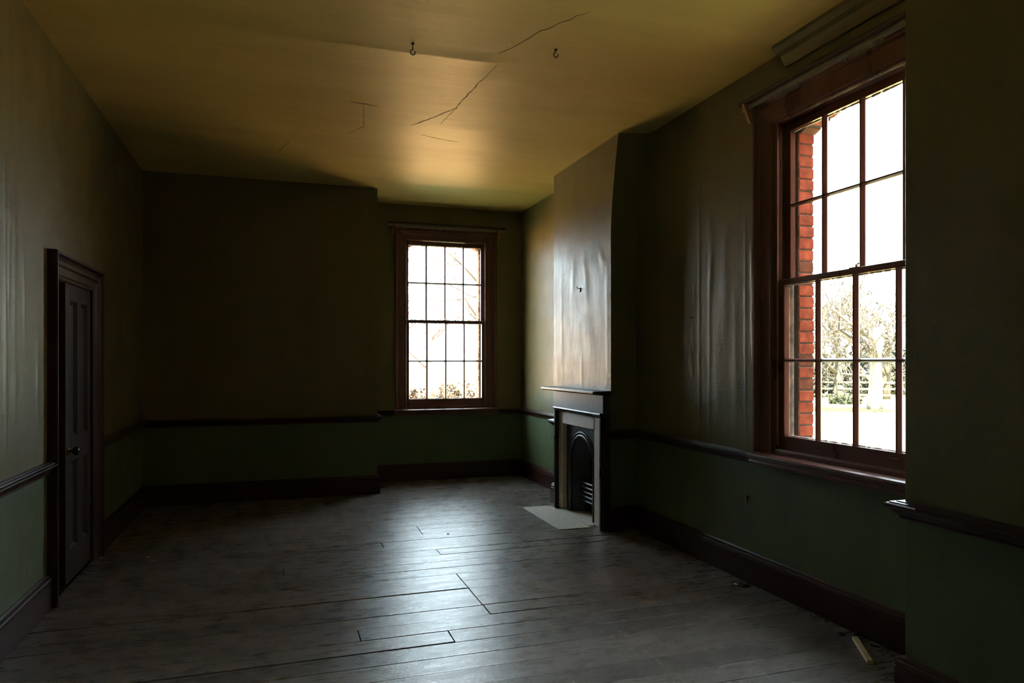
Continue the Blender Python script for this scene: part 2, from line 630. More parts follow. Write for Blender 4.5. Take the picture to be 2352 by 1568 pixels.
def crack(pts, w=0.003):
    m = MB()
    fine = []
    for (a, b) in zip(pts[:-1], pts[1:]):
        n = max(2, int(math.hypot(b[0] - a[0], b[1] - a[1]) / 0.04))
        for q in range(n):
            t = q / n
            fine.append((a[0] + (b[0] - a[0]) * t + R.uniform(-.006, .006), a[1] + (b[1] - a[1]) * t + R.uniform(-.006, .006)))
    fine.append(pts[-1])
    i = 0
    for q, (x, y) in enumerate(fine):
        ww = w * R.uniform(0.3, 1.0) * math.sin(math.pi * (q + 0.6) / (len(fine) + 0.2))
        a, b = fine[max(q - 1, 0)], fine[min(q + 1, len(fine) - 1)]
        d = Vector((b[0] - a[0], b[1] - a[1])).normalized()
        nx, ny = -d.y * ww, d.x * ww
        z = ceil_z(x, y)
        m.v += [(x + nx, y + ny, z - 0.0002), (x + nx, y + ny, z - 0.0016), (x - nx, y - ny, z - 0.0016), (x - nx, y - ny, z - 0.0002)]
        if q:
            for c in range(4):
                c2 = (c + 1) % 4
                m.f.append((4 * (q - 1) + c, 4 * (q - 1) + c2, 4 * q + c2, 4 * q + c))
    m.build('plaster_crack', M['crack'], ceiling)


crack([(1.34, 4.36), (1.31, 4.7), (1.27, 5.25), (1.24, 5.60)])
crack([(1.28, 5.22), (1.10, 5.55), (1.02, 5.70)], 0.004)
crack([(0.60, 5.32), (0.66, 5.85), (0.56, 6.10)], 0.003)
crack([(1.62, 3.55), (1.45, 3.85), (1.36, 4.1), (1.30, 4.2)], 0.003)
crack([(0.50, 5.33), (0.70, 5.36)], 0.004)
crack([(1.14, 5.92), (1.30, 5.98), (1.50, 6.02)], 0.003)
crack([(0.10, 6.4), (-0.02, 6.9)], 0.003)

# unseen upper storey, added to lengthen the shadow behind the house
mb = MB()
mb.box(XL - 0.3, XR + T + 0.006, YB - 0.3, YF + T + 0.006, CH + 0.505, 6.8)
struct(mb.build('wall_added_storey', M['brick_dark']), 'unseen brick storey added above this room for its shadow outside', 'wall')

# ---- left wall with the door recess
DZ, DY0, DY1 = 1.975, 4.98, 5.90


def left_disp(y, z):
    h = 0
    for (y0, z0, y1, z1, w, a) in ((4.16, 1.0, 4.15, 2.5, .018, .005), (4.20, 1.75, 4.21, 2.3, .02, .006), (4.29, 1.1, 4.28, 3.2, .03, .003),
                                   (4.44, 1.6, 4.42, 2.0, .015, .005), (4.66, 0.9, 4.66, 1.7, .03, .003), (4.23, 2.15, 4.26, 2.35, .03, .006), (3.9, 0.9, 3.9, 3, .03, .004)):
        h += ridge(y, z, y0, z0, y1, z1, w, a)
    return h


mb = MB()
ys = spread([YB, 3.8, 4.8, DY0, DY1, YD], 0.03)
ys = sorted(set([y for y in ys if y < 4.05 or y > 4.78] + [4.05 + 0.009 * q for q in range(81)]))
zs = spread([0.0, DZ, CH + 0.03], 0.06)
gridface(mb, lambda y, z: (XL + left_disp(y, z), y, z), ys, zs, lambda y, z: DY0 < y < DY1 and z < DZ)
mb.box(XL - 0.30, XL - 0.075, YB - 0.3, YD + 0.3, -0.6, CH + 0.05)
mb.quad((XL, DY0, 0), (XL - 0.08, DY0, 0), (XL - 0.08, DY0, DZ), (XL, DY0, DZ))
mb.quad((XL, DY1, 0), (XL - 0.08, DY1, 0), (XL - 0.08, DY1, DZ), (XL, DY1, DZ))
mb.quad((XL, DY0, DZ), (XL - 0.08, DY0, DZ), (XL - 0.08, DY1, DZ), (XL, DY1, DZ))
wall_left = struct(mb.build('wall_left', M['wall'], smooth=True), 'long green painted wall with the panelled door', 'wall')

# ---- projecting back wall and its return
mb = MB()
mb.box(XL - 0.3, XD, YD, YF + T, -0.6, CH + 0.05)
struct(mb.build('wall_back', M['wall']), 'dark green projecting wall at the far end left of the small window', 'wall')

# ---- wall behind the camera
mb = MB()
mb.box(XL - 0.3, XR + T, YB - 0.3, YB, -0.6, CH + 0.05)
struct(mb.build('wall_front', M['wall']), 'green painted wall behind the viewer', 'wall')

# ---- near pier
mb = MB()
mb.box(XP, XR + T, YB, YP, 0.0, CH + 0.05, 0.006)
mb.box(XR, XR + T, YB, YP, -0.6, 0.0)
struct(mb.build('wall_pier', M['wall']), 'near green painted pier beside the large window', 'wall')


# ---- window walls
W1 = dict(c=3.095, pitch=0.284, half=0.789)      # on the right wall: centre (y), pane pitch, half width over the architraves
W2 = dict(c=1.985, pitch=0.237, half=0.645)      # on the far wall: centre (x)
for w in (W1, W2):
    w['glass'] = 2 * w['pitch'] - 0.011
    w['sash'] = w['glass'] + 0.050
    w['open'] = w['sash'] + 0.055                # opening of the inner leaf, hidden behind the architraves
    w['reveal'] = w['glass'] - 0.012             # outer brick opening
ZS0, ZS1 = 0.795, 3.03                           # opening heights


def right_disp(y, z):
    h = 0
    for (y0, z0, y1, z1, w, a) in (
            (4.555, 0.87, 4.56, 3.0, .016, .0028), (4.43, 0.87, 4.42, 2.6, .020, .0032), (4.01, 0.87, 4.015, 2.6, .012, .0026),
            (3.935, 1.86, 3.945, 2.23, .015, .0055), (3.93, 1.50, 3.94, 1.84, .015, .0055), (4.62, 1.58, 4.66, 1.68, .018, .0050),
            (4.63, 1.36, 4.685, 1.50, .022, .0060), (4.55, 1.42, 4.57, 1.52, .015, .0035), (4.41, 2.0, 4.39, 2.3, .02, .0045), (4.62, 1.92, 4.63, 2.02, .012, .0030),
            (4.24, 1.6, 4.25, 2.3, .05, .0040), (4.72, 0.9, 4.74, 2.2, .06, .0040), (4.33, 1.1, 4.31, 1.9, .05, .0030), (4.12, 1.0, 4.12, 1.9, .04, .0030)):
        h += ridge(y, z, y0, z0, y1, z1, w, a)
    return h


mb = MB()
ysw = sorted(set([round(v, 4) for v in spread([YP, W1['c'] - W1['open'], W1['c'] + W1['open'], 3.9, YF], 0.04)] +
                 [round(3.88 + 0.010 * q, 4) for q in range(100)]))
zsw = spread([0.0, ZS0, ZS1, CH + 0.03], 0.045)
in1 = lambda y, z: abs(y - W1['c']) < W1['open'] and ZS0 < z < ZS1
gridface(mb, lambda y, z: (XR - right_disp(y, z), y, z), ysw, zsw, in1)
o1 = W1['open']; c1 = W1['c']
X2 = XR + 0.115
for (ya, yb, za, zb) in ((YP, c1 - o1, 0, CH + .03), (c1 + o1, YF, 0, CH + .03), (c1 - o1, c1 + o1, 0, ZS0), (c1 - o1, c1 + o1, ZS1, CH + .03)):
    mb.quad((X2, ya, za), (X2, yb, za), (X2, yb, zb), (X2, ya, zb))
mb.quad((XR, c1 - o1, ZS0), (X2, c1 - o1, ZS0), (X2, c1 - o1, ZS1), (XR, c1 - o1, ZS1))
mb.quad((XR, c1 + o1, ZS0), (X2, c1 + o1, ZS0), (X2, c1 + o1, ZS1), (XR, c1 + o1, ZS1))
mb.quad((XR, c1 - o1, ZS0), (X2, c1 - o1, ZS0), (X2, c1 + o1, ZS0), (XR, c1 + o1, ZS0))
mb.quad((XR, c1 - o1, ZS1), (X2, c1 - o1, ZS1), (X2, c1 + o1, ZS1), (XR, c1 + o1, ZS1))
wall_right = struct(mb.build('wall_right', M['wall'], smooth=True), 'green wall with peeling glossy paint and the large window', 'wall')

mb = MB()
o2 = W2['open']; c2 = W2['c']
Y2 = YF + 0.115
mb.box(XD, c2 - o2, YF, Y2, 0, CH + .03)
mb.box(c2 + o2, XR + 0.02, YF, Y2, 0, CH + .03)
mb.box(c2 - o2, c2 + o2, YF, Y2, 0, ZS0)
mb.box(c2 - o2, c2 + o2, YF, Y2, ZS1, CH + .03)
wall_far = struct(mb.build('wall_far', M['wall']), 'green alcove wall holding the smaller sash window', 'wall')


# outer brick leaves: mortar core plus single bricks round each opening
def outer_leaf(parent, rz, org, c_sign, w, lo, hi):
    """built in window coordinates (u to the right seen from inside, d outward) and placed by a matrix"""
    mat = Matrix.Translation(org) @ Matrix.Rotation(rz, 4, 'Z')
    r = w['reveal']
    core = MB()
    arch_rise = 0.12
    zsp = 2.875
    g = 0.006
    core.box(lo, -r - g, 0.119, T, -0.6, CH + 0.5)
    core.box(r + g, hi, 0.119, T, -0.6, CH + 0.5)
    core.box(-r - g, r + g, 0.119, T, -0.6, 0.84)
    n = 24
    rad = (r * r + arch_rise ** 2) / (2 * arch_rise)
    def za(u): return zsp + math.sqrt(max(0, rad * rad - u * u)) - (rad - arch_rise)
    for q in range(n):
        ua, ub = -r - g + 2 * (r + g) * q / n, -r - g + 2 * (r + g) * (q + 1) / n
        core.prism([(ua, za(max(-r, min(r, ua))) + g), (ub, za(max(-r, min(r, ub))) + g), (ub, CH + 0.5), (ua, CH + 0.5)], 1, 0.119, T)
    o = core.build('brickwork_core', M['mortar'], parent)
    o.matrix_world = mat
    # reveal bricks
    zc = 0.845
    cnt = 0
    base = {}
    while zc < 2.84:
        for side in (-1, 1):
            long_ = (cnt % 2 == 0)
            key = (side, long_, R.randrange(3))
            if key not in base:
                b = MB()
                ln = 0.215 if long_ else 0.105
                jit = R.uniform(-0.004, 0.003)
                u0 = r + jit
                b.box(side * u0, side * (u0 + ln), 0.121, T + 0.006, 0.0, 0.064, 0.004)
                base[key] = b.build('brick', M['brick'] if R.random() < 0.75 else M['brick_dark'], parent)
                base[key].matrix_world = mat @ Matrix.Translation((0, 0, zc))
            else:
                b = base[key].copy()
                COL.objects.link(b)
                b.parent = parent
                b.matrix_world = mat @ Matrix.Translation((0, 0, zc))
        zc += 0.0735
        cnt += 1
    # arch voussoirs
    nv = int(2 * r / 0.074)
    for q in range(nv):
        u = -r + (q + 0.5) * 2 * r / nv
        ang = math.asin(max(-1, min(1, u / rad)))
        b = MB()
        b.box(-0.031, 0.031, 0.121, T + 0.006, 0.0, 0.215, 0.004)
        o = b.build('brick', M['brick'] if R.random() < 0.7 else M['brick_dark'], parent)
        o.matrix_world = mat @ Matrix.Translation((u, 0, za(u))) @ Matrix.Rotation(ang, 4, 'Y')
    # outer stone sill
    b = MB()
    b.prism([(0.10, 0.80), (T + 0.05, 0.79), (T + 0.05, 0.835), (0.10, 0.862)], 0, -r - 0.0, r + 0.0)
    o = b.build('outer_sill', M['hearth'], parent)
    o.matrix_world = mat


outer_leaf(wall_right, -math.pi / 2, (XR, c1, 0), 1, W1, -(YF + T - c1), c1 - YP + 0.0)
outer_leaf(wall_far, 0.0, (c2, YF, 0), 1, W2, -(c2 - XD), XR + T - 0.002 - c2)


# ---- chimney breast
BX, BYF = 2.71, 6.832
FY0, FY1, FZ = 5.746, 6.480, 0.853     # fireplace opening


def near_edge(z):
    return 5.506 - (0.145 * max(0, (z - 2.55) / 0.83) ** 1.5)


def breast_disp(y, z):
    h = 0
    for (y0, z0, y1, z1, w, a) in ((5.62, 2.30, 5.72, 2.42, .05, .006), (5.8, 2.36, 6.15, 2.32, .05, .006), (6.0, 2.0, 6.05, 2.45, .05, .005),
                                   (6.35, 2.1, 6.30, 2.45, .04, .005), (6.6, 1.25, 6.62, 2.5, .03, .003), (5.57, 1.3, 5.575, 2.4, .025, .004), (6.12, 1.21, 6.12, 1.5, .025, .003),
                                   (5.9, 1.7, 6.25, 1.78, .06, .003), (6.5, 1.8, 6.7, 1.95, .05, .003), (6.72, 1.21, 6.71, 1.35, .03, .003)):
        h += ridge(y, z, y0, z0, y1, z1, w, a)
    return h


mb = MB()
ysb = spread([0.0, FY0, FY1, BYF], 0.02)
ysb = [0.0] + [y for y in spread([5.62, FY0, FY1, BYF], 0.02)]
cols = spread([0, 1], 0.2)
ygrid = [('t', t) for t in cols] + [('y', y) for y in ysb[2:]]
zsb = spread([0.0, FZ, CH + 0.03], 0.03)
i0 = len(mb.v)
def yval(g, z):
    if g[0] == 't':
        e = near_edge(z)
        return e + (5.62 - e) * g[1]
    return g[1]
for z in zsb:
    for g in ygrid:
        y = yval(g, z)
        mb.v.append((BX - (breast_disp(y, z) if z < 3.0 else 0), y, z))
nu = len(ygrid)
for b in range(len(zsb) - 1):
    for a in range(nu - 1):
        ym = 0.5 * (yval(ygrid[a], 1) + yval(ygrid[a + 1], 1))
        zm = 0.5 * (zsb[b] + zsb[b + 1])
        if FY0 < ym < FY1 and zm < FZ:
            continue
        mb.f.append((i0 + b * nu + a, i0 + b * nu + a + 1, i0 + (b + 1) * nu + a + 1, i0 + (b + 1) * nu + a))
for za, zb in zip(zsb[:-1], zsb[1:]):      # near return
    def wy(z):
        s = max(0, (z - 2.4) / 0.98)
        return near_edge(z) + 0.03 * (1 - s) - 0.07 * s
    for q in range(4):
        t0, t1 = q / 4, (q + 1) / 4
        xa, xb = BX + (XR + 0.01 - BX) * t0, BX + (XR + 0.01 - BX) * t1
        f = lambda z, t: near_edge(z) * (1 - t) + wy(z) * t
        mb.quad((xa, f(za, t0), za), (xb, f(za, t1), za), (xb, f(zb, t1), zb), (xa, f(zb, t0), zb))
mb.quad((BX, BYF, 0), (XR + .01, BYF, 0), (XR + .01, BYF, CH + .03), (BX, BYF, CH + .03))
mb.quad((BX, FY0, 0), (XR - .005, FY0, 0), (XR - .005, FY0, FZ), (BX, FY0, FZ))
mb.quad((BX, FY1, 0), (XR - .005, FY1, 0), (XR - .005, FY1, FZ), (BX, FY1, FZ))
mb.quad((BX, FY0, FZ), (XR - .005, FY0, FZ), (XR - .005, FY1, FZ), (BX, FY1, FZ))
breast = struct(mb.build('wall_chimney', M['wall']), 'green painted chimney breast above the fireplace', 'wall')
bme = breast.data
sm = [abs(p.normal.x) > 0.8 for p in bme.polygons]
bme.polygons.foreach_set('use_smooth', sm)

# ---- skirting boards and dado rails
SK = [(0, 0.0), (0.026, 0.0), (0.026, 0.158), (0.020, 0.162), (0.024, 0.167), (0.026, 0.175), (0.022, 0.184), (0.015, 0.189), (0.013, 0.198), (0.006, 0.206), (0, 0.207)]
RL = [(0, 0.792), (0.010, 0.792), (0.013, 0.797), (0.013, 0.805), (0.022, 0.810), (0.030, 0.820), (0.040, 0.833), (0.050, 0.838), (0.056, 0.846), (0.055, 0.853),
      (0.048, 0.857), (0.042, 0.857), (0.040, 0.862), (0.022, 0.863), (0.020, 0.867), (0, 0.868)]
near_path = [(XL, YB), (XL, 4.832)]
far_path = [(XL, 6.03), (XL, YD), (XD, YD), (XD, YF), (XR, YF), (XR, BYF), (BX, BYF), (BX, 6.645)]
right_path = [(BX, 5.53), (BX, 5.506), (XR, 5.530), (XR, YP), (XP, YP), (XP, YB)]


def strip(path, seg, prof, name, label, mat='trim'):
    o = sweep(path, prof, name, M[mat], seg)
    cat = 'baseboard' if name.startswith('base') else 'dado rail'
    struct(o, label, cat)
    return o


strip(near_path, 0, SK, 'baseboard_left', 'dark brown skirting board on the left wall before the door')
strip(far_path, 0, SK, 'baseboard_left', 'dark brown skirting board on the left wall beyond the door')
strip(far_path, 1, SK, 'baseboard_back', 'dark brown skirting board along the projecting back wall')
strip(far_path, 2, SK, 'baseboard_alcove', 'dark brown skirting board on the hidden return of the back wall')
strip(far_path, 3, SK, 'baseboard_far', 'dark brown skirting board under the smaller window')
strip(far_path, 4, SK, 'baseboard_right', 'dark brown skirting board between the alcove corner and the fireplace')
strip(far_path, 5, SK, 'baseboard_chimney', 'dark brown skirting board on the far return of the chimney breast')
strip(far_path, 6, SK, 'baseboard_chimney', 'short dark skirting piece at the far side of the fireplace')
strip(right_path, 0, SK, 'baseboard_chimney', 'short dark skirting piece at the near side of the fireplace')
strip(right_path, 1, SK, 'baseboard_chimney', 'dark brown skirting board on the near return of the chimney breast')
strip(right_path, 2, SK, 'baseboard_right', 'dark brown skirting board beneath the large window')
strip(right_path, 3, SK, 'baseboard_pier', 'dark brown skirting board on the hidden return of the near pier')
strip(right_path, 4, SK, 'baseboard_pier', 'dark brown skirting board on the face of the near pier')

strip(near_path, 0, RL, 'trim_1', 'dark brown dado rail on the left wall before the door')
strip(far_path, 0, RL, 'trim_2', 'dark brown dado rail on the left wall beyond the door')
strip(far_path, 1, RL, 'trim_3', 'dark brown dado rail across the projecting back wall')
strip(far_path, 2, RL, 'trim_4', 'dark brown dado rail on the hidden return of the back wall')
fr1 = [(XD, YD), (XD, YF), (c2 - W2['half'], YF)]
strip(fr1, 1, RL, 'trim_5', 'short dado rail left of the smaller window')
fr2 = [(c2 + W2['half'], YF), (XR, YF), (XR, BYF)]
strip(fr2, 0, RL, 'trim_6', 'short dado rail right of the smaller window')
strip(far_path, 4, RL, 'trim_7', 'dado rail between the alcove corner and the fireplace', 'trim')
strip(far_path, 5, RL, 'trim_8', 'dado rail on the far return of the chimney breast')
strip(far_path, 6, RL, 'trim_9', 'short dado rail end beside the far edge of the mantel')
strip(right_path, 0, RL, 'trim_10', 'short dado rail end beside the near edge of the mantel')
strip(right_path, 1, RL, 'trim_11', 'dado rail on the near return of the chimney breast')
rr1 = [(BX, 5.506), (XR, 5.530), (XR, c1 + W1['half'])]
strip(rr1, 1, RL, 'trim_12', 'dado rail between the chimney breast and the large window')
strip(right_path, 3, RL, 'trim_13', 'dado rail on the hidden return of the near pier')
strip(right_path, 4, RL, 'trim_14', 'dado rail on the face of the near pier')

# batten under the ceiling above the large window
mb = MB()
mb.prism([(XR, CH + .01), (XR - 0.115, CH + .01), (XR - 0.115, CH - 0.022), (XR - 0.085, CH - 0.045), (XR - 0.05, CH - 0.055), (XR - 0.02, CH - 0.115), (XR, CH - 0.115)], 1, YP, 3.60)
struct(mb.build('trim_15', M['wall']), 'painted batten under the ceiling above the large window', 'cornice')


# ------------------------------------------------------------------ windows
def arch_profile(wd):
    """architrave cross section: (distance from the outer edge, projection into the room)"""
    return [(0, 0), (0, 0.040), (0.006, 0.046), (0.020, 0.046), (0.028, 0.040), (0.034, 0.030), (0.044, 0.026), (0.052, 0.030), (0.060, 0.027),
            (wd - 0.030, 0.020), (wd - 0.022, 0.020), (wd - 0.016, 0.012), (wd, 0.010), (wd, 0)]


def make_window(name, org, rz, w, label, pel_overhang):
    root = empty(name, org, rz)
    struct(root, label, 'window')
    g, s, op, hf = w['glass'], w['sash'], w['open'], w['half']
    wd = hf - s - 0.012 + 0.0      # architrave width
    prof = arch_profile(wd)
    wood = M['window_wood']
    ztop = 3.125
    # side and head architraves (room side is local -y)
    for sd in (-1, 1):
        m = MB()
        n = len(prof)
        for zz, mt in ((0.875, 0), (ztop, 1)):
            for d, p in prof:
                z = zz - (d if mt else 0)
                m.v.append((sd * (hf - d), -p, z))
        for k_ in range(n):
            k2 = (k_ + 1) % n
            m.f.append((k_, k2, n + k2, n + k_))
        m.f += [tuple(range(n)), tuple(n + k_ for k_ in reversed(range(n)))]
        m.build('architrave', wood, root)
    m = MB()
    n = len(prof)
    for sd in (-1, 1):
        for d, p in prof:
            m.v.append((sd * (hf - d), -p, ztop - d))
    for k_ in range(n):
        k2 = (k_ + 1) % n
        m.f.append((k_, k2, n + k2, n + k_))
    m.f += [tuple(range(n)), tuple(n + k_ for k_ in reversed(range(n)))]
    m.build('head_architrave', wood, root)
    zi = ztop - wd                # underside of the head architrave
    # box frame: jamb linings and head
    for sd in (-1, 1):
        m = MB()
        m.box(sd * (s + 0.004), sd * op, 0.0, 0.118, 0.80, ZS1)
        m.build('jamb_lining', wood, root)
        m = MB()
        m.box(sd * (s - 0.012), sd * (s + 0.014), -0.006, 0.014, 0.93, zi + 0.0, 0.003)
        m.build('staff_bead', wood, root)
        m = MB()
        m.box(sd * (s - 0.008), sd * (s + 0.005), 0.0585, 0.0645, 0.88, 2.94)
        m.build('parting_bead', wood, root)
        # outer lining and the outside of the pulley stile, painted white
        m = MB()
        m.box(sd * (s - 0.020), sd * (s + 0.0035), 0.106, 0.119, 0.88, 2.95)
        m.box(sd * (s + 0.0002), sd * (s + 0.0045), 0.066, 0.106, 0.88, 1.93)
        m.build('outer_lining', M['white'], root)
        # sash cord
        m = MB()
        m.tube([(sd * (s + 0.001), 0.035, 1.98), (sd * (s + 0.001), 0.035, 2.90)], 0.0035, 6)
        m.build('sash_cord', M['track'], root)
    m = MB()
    m.box(-op, op, 0.0, 0.118, 2.955, ZS1 + 0.0)
    m.box(-s - 0.01, s + 0.01, -0.006, 0.014, zi - 0.004, zi + 0.014, 0.003)
    m.build('head_lining', wood, root)
    # inner sill board with a rounded nose
    m = MB()
    nose = [(0.01, 0.80), (-0.060, 0.80), (-0.064, 0.815), (-0.058, 0.828), (-0.064, 0.838), (-0.082, 0.846), (-0.090, 0.858), (-0.086, 0.870), (-0.074, 0.876), (0.012, 0.880)]
    m.prism(nose, 0, -hf - 0.012, hf + 0.012 if name != 'window_1' else hf - 0.002)
    m.build('sill', wood, root)
    m = MB()
    m.prism([(0.0, 0.86), (0.118, 0.855), (0.118, 0.885), (0.010, 0.900), (-0.004, 0.915), (-0.010, 0.90), (-0.010, 0.879)], 0, -s - 0.003, s + 0.003)
    m.build('sill_bead', wood, root)

    def sash(nm, d0, d1, z0, z1, bot, top, lower):
        st = s - g                                   # stile width
        f = MB()
        for sd in (-1, 1):
            f.box(sd * g, sd * (s - 0.002), d0, d1, z0, z1, 0.003)
        f.box(-g, g, d0, d1, z0, z0 + bot, 0.003)
        f.box(-g, g, d0, d1, z1 - top, z1, 0.003)
        fr = f.build(nm, wood, root)
        zg0, zg1 = z0 + bot, z1 - top
        bw = 0.0135 if w is W1 else 0.0150
        p = w['pitch']
        dm = 0.5 * (d0 + d1)
        for q in (-1, 0, 1):
            b = MB()
            b.prism([(q * p - bw, dm), (q * p - bw, dm + .006), (q * p - bw * .45, d1 - .002), (q * p + bw * .45, d1 - .002), (q * p + bw, dm + .006), (q * p + bw, dm),
                     (q * p + bw * .5, d0 + .004), (q * p + bw * .35, d0 + .001), (q * p - bw * .35, d0 + .001), (q * p - bw * .5, d0 + .004)], 2, zg0 - .002, zg1 + .002)
            b.build('glazing_bar', wood, fr)
        zm = 0.5 * (zg0 + zg1)
        b = MB()
        bw *= 0.85
        b.prism([(dm, zm - bw), (dm + .006, zm - bw), (d1 - .002, zm - bw * .45), (d1 - .002, zm + bw * .45), (dm + .006, zm + bw), (dm, zm + bw),
                 (d0 + .004, zm + bw * .5), (d0 + .0005, zm + bw * .35), (d0 + .0005, zm - bw * .35), (d0 + .004, zm - bw * .5)], 0, -g - .002, g + .002)
        b.build('glazing_bar', wood, fr)
        first = None
        for r_ in (0, 1):
            for q in range(4):
                ux = (-1.5 + q) * p
                zc = (zg0 + zm) / 2 if r_ == 0 else (zm + zg1) / 2
                if first is None:
                    b = MB()
                    hh = (zg1 - zg0) / 4
                    b.box(-p / 2 + 0.002, p / 2 - 0.002, -0.0012, 0.0012, -hh + 0.002, hh - 0.002)
                    first = b.build('pane', M['glass'], fr)
                    o = first
                else:
                    o = first.copy()
                    COL.objects.link(o)
                    o.parent = fr
                o.location = (ux, dm + 0.004, zc)
        # crumbling putty along the outer rebates of every row of panes
        b = MB()
        for zz, sg in ((zg0, 1), (zg1, -1)):
            nseg = 60
            for q in range(nseg):
                ua = -g + 2 * g * q / nseg
                h_ = R.uniform(0.003, 0.008)
                b.box(ua, ua + 2 * g / nseg, dm + .006, dm + .012, zz, zz + sg * h_)
        b.build('putty', M['white'], fr)
        return fr

    zmeet = 1.955
    lo = sash('lower_sash', 0.018, 0.058, 0.905, zmeet + 0.018, 0.092, 0.036, True)
    up = sash('upper_sash', 0.065, 0.105, zmeet - 0.018, 2.953, 0.036, 0.052, False)
    # catch on the meeting rail, finger lifts on the bottom rail
    b = MB()
    b.box(-0.035, 0.035, 0.022, 0.056, zmeet + 0.018, zmeet + 0.023)
    b.tube([(0.0, 0.04, zmeet + 0.022), (0.0, 0.04, zmeet + 0.040)], 0.006, 8)
    b.tube([(0.0, 0.04, zmeet + 0.036), (0.03, 0.025, zmeet + 0.038)], [0.004, 0.006], 8)
    b.build('sash_catch', M['brass'], lo)
    for sd in (-1, 1):
        b = MB()
        b.box(sd * g * 0.5 - 0.03, sd * g * 0.5 + 0.03, 0.008, 0.019, 0.955, 0.965, 0.003)
        b.build('sash_lift', wood, lo)
    return root


make_window('window_1', (XR, c1, 0), -math.pi / 2, W1, 'large brown sash window on the right wall with brick reveal outside', 0.06)
make_window('window_2', (c2, YF, 0), 0.0, W2, 'smaller brown sash window in the far alcove', 0.08)


# ------------------------------------------------------------------ curtain tracks
def curtain_rail(org, rz, lo, hi, label, glider_u, z=3.128, br_w=None):
    root = empty('curtain_rail', org, rz)
    tag(root, label, 'curtain rail')
    m = MB()
    m.box(lo, hi, -0.105, -0.002, z, z + 0.020, 0.002)
    m.build('pelmet_board', M['pelmet'], root)
    m = MB()
    m.box(lo + 0.012, hi - 0.012, -0.062, -0.050, z - 0.024, z - 0.001)
    m.box(lo + 0.012, hi - 0.012, -0.066, -0.046, z - 0.029, z - 0.024)
    m.box(lo + 0.012, hi - 0.012, -0.065, -0.062, z - 0.013, z - 0.010)
    m.build('track', M['track'], root)
    for e in (lo + 0.004, hi - 0.004):
        b = MB()
        b.box(e - 0.012, e + 0.012, -0.070, -0.042, z - 0.034, z - 0.004, 0.004)
        b.build('end_stop', M['track'], root)
    for e in br_w:
        b = MB()
        b.prism([(-0.046, z - 0.001), (-0.100, z - 0.001), (-0.052, z - 0.105), (-0.046, z - 0.120)], 0, e - 0.011, e + 0.011)
        b.build('bracket', M['bracket'], root)
    for q in range(3):
        e = lo + (hi - lo) * (0.22 + 0.28 * q)
        b = MB()
        b.box(e - 0.012, e + 0.012, -0.066, -0.040, z - 0.010, z - 0.0005)
        b.build('track_clip', M['track'], root)
    base = None
    for u in glider_u:
        if base is None:
            b = MB()
            b.box(-0.004, 0.004, -0.060, -0.052, z - 0.040, z - 0.028)
            b.tube([(0, -0.056, z - 0.038), (0.004, -0.056, z - 0.046), (0, -0.056, z - 0.052), (-0.003, -0.056, z - 0.046)], 0.0022, 6)
            base = b.build('glider', M['track'], root)
            base.location = (u, 0, 0)
        else:
            o = base.copy()
            COL.objects.link(o)
            o.parent = root
            o.location = (u, 0, 0)
    return root


gl2 = [-0.63 + v for v in (0.0, 0.02, 0.04, 0.06, 0.078, 0.092, 0.104, 0.116, 0.128, 0.17, 0.21, 0.31, 0.35, 0.45, 0.535, 0.55, 0.64, 0.69, 0.705, 0.81)]
curtain_rail((c2, YF, 0), 0.0, -0.72, 0.735, 'cream curtain track under a dark board above the smaller window', gl2, br_w=(-0.668, 0.668))
gl1 = [-0.50 + 0.012 * q for q in range(14)] + [-0.545, -0.60] + [0.05 + 0.014 * q for q in range(17)] + [0.0, 0.02]
curtain_rail((XR, c1, 0), -math.pi / 2, -0.857, c1 - YP - 0.002, 'cream curtain track under a dark board above the large window', gl1, z=3.135, br_w=(-0.812,))

# ------------------------------------------------------------------ door
door = empty('door_1', (XL, 5.44, 0))
struct(door, 'dark brown four panel door in a moulded frame on the left wall', 'door')
cas = [(0, 0), (0, 0.046), (0.004, 0.055), (0.020, 0.055), (0.026, 0.048), (0.034, 0.040), (0.050, 0.030), (0.070, 0.026), (0.078, 0.030), (0.086, 0.024), (0.130, 0.016), (0.140, 0.010), (0.150, 0.008), (0.150, 0)]
cn = len(cas)
OY0, OY1, OZ = 4.832 - 5.44, 6.03 - 5.44, 2.128
for yy, sg in ((OY0, 1), (OY1, -1)):
    m = MB()
    for zz, mt in ((0, 0), (OZ, 1)):
        for d, p in cas:
            m.v.append((p, yy + sg * d, zz - (d if mt else 0)))
    for q in range(cn):
        q2 = (q + 1) % cn
        m.f.append((q, q2, cn + q2, cn + q))
    m.f += [tuple(range(cn)), tuple(cn + q for q in reversed(range(cn)))]
    m.build('architrave', M['trim'], door)
m = MB()
for yy, sg in ((OY0, 1), (OY1, -1)):
    for d, p in cas:
        m.v.append((p, yy + sg * d, OZ - d))
for q in range(cn):
    q2 = (q + 1) % cn
    m.f.append((q, q2, cn + q2, cn + q))
m.f += [tuple(range(cn)), tuple(cn + q for q in reversed(range(cn)))]
m.build('head_architrave', M['door'], door)
LY0, LY1, LZ = 5.235 - 5.44, 5.895 - 5.44, 1.970
m = MB()
m.box(-0.072, -0.050, DY0 - 5.44 + 0.001, LY0 + 0.03, 0, DZ - 0.002)
m.build('jamb_board', M['trim'], door)
leaf = MB()
LX0, LX1 = -0.046, -0.006
stw = 0.105
my = (LY0 + LY1) / 2
rails = [(0.012, 0.22), (0.80, 0.96), (1.86, LZ)]
for a, b in ((LY0, LY0 + stw), (LY1 - stw, LY1)):
    leaf.box(LX0, LX1, a, b, 0.012, LZ, 0.002)
for a, b in rails:
    leaf.box(LX0, LX1, LY0 + stw, LY1 - stw, a, b, 0.002)
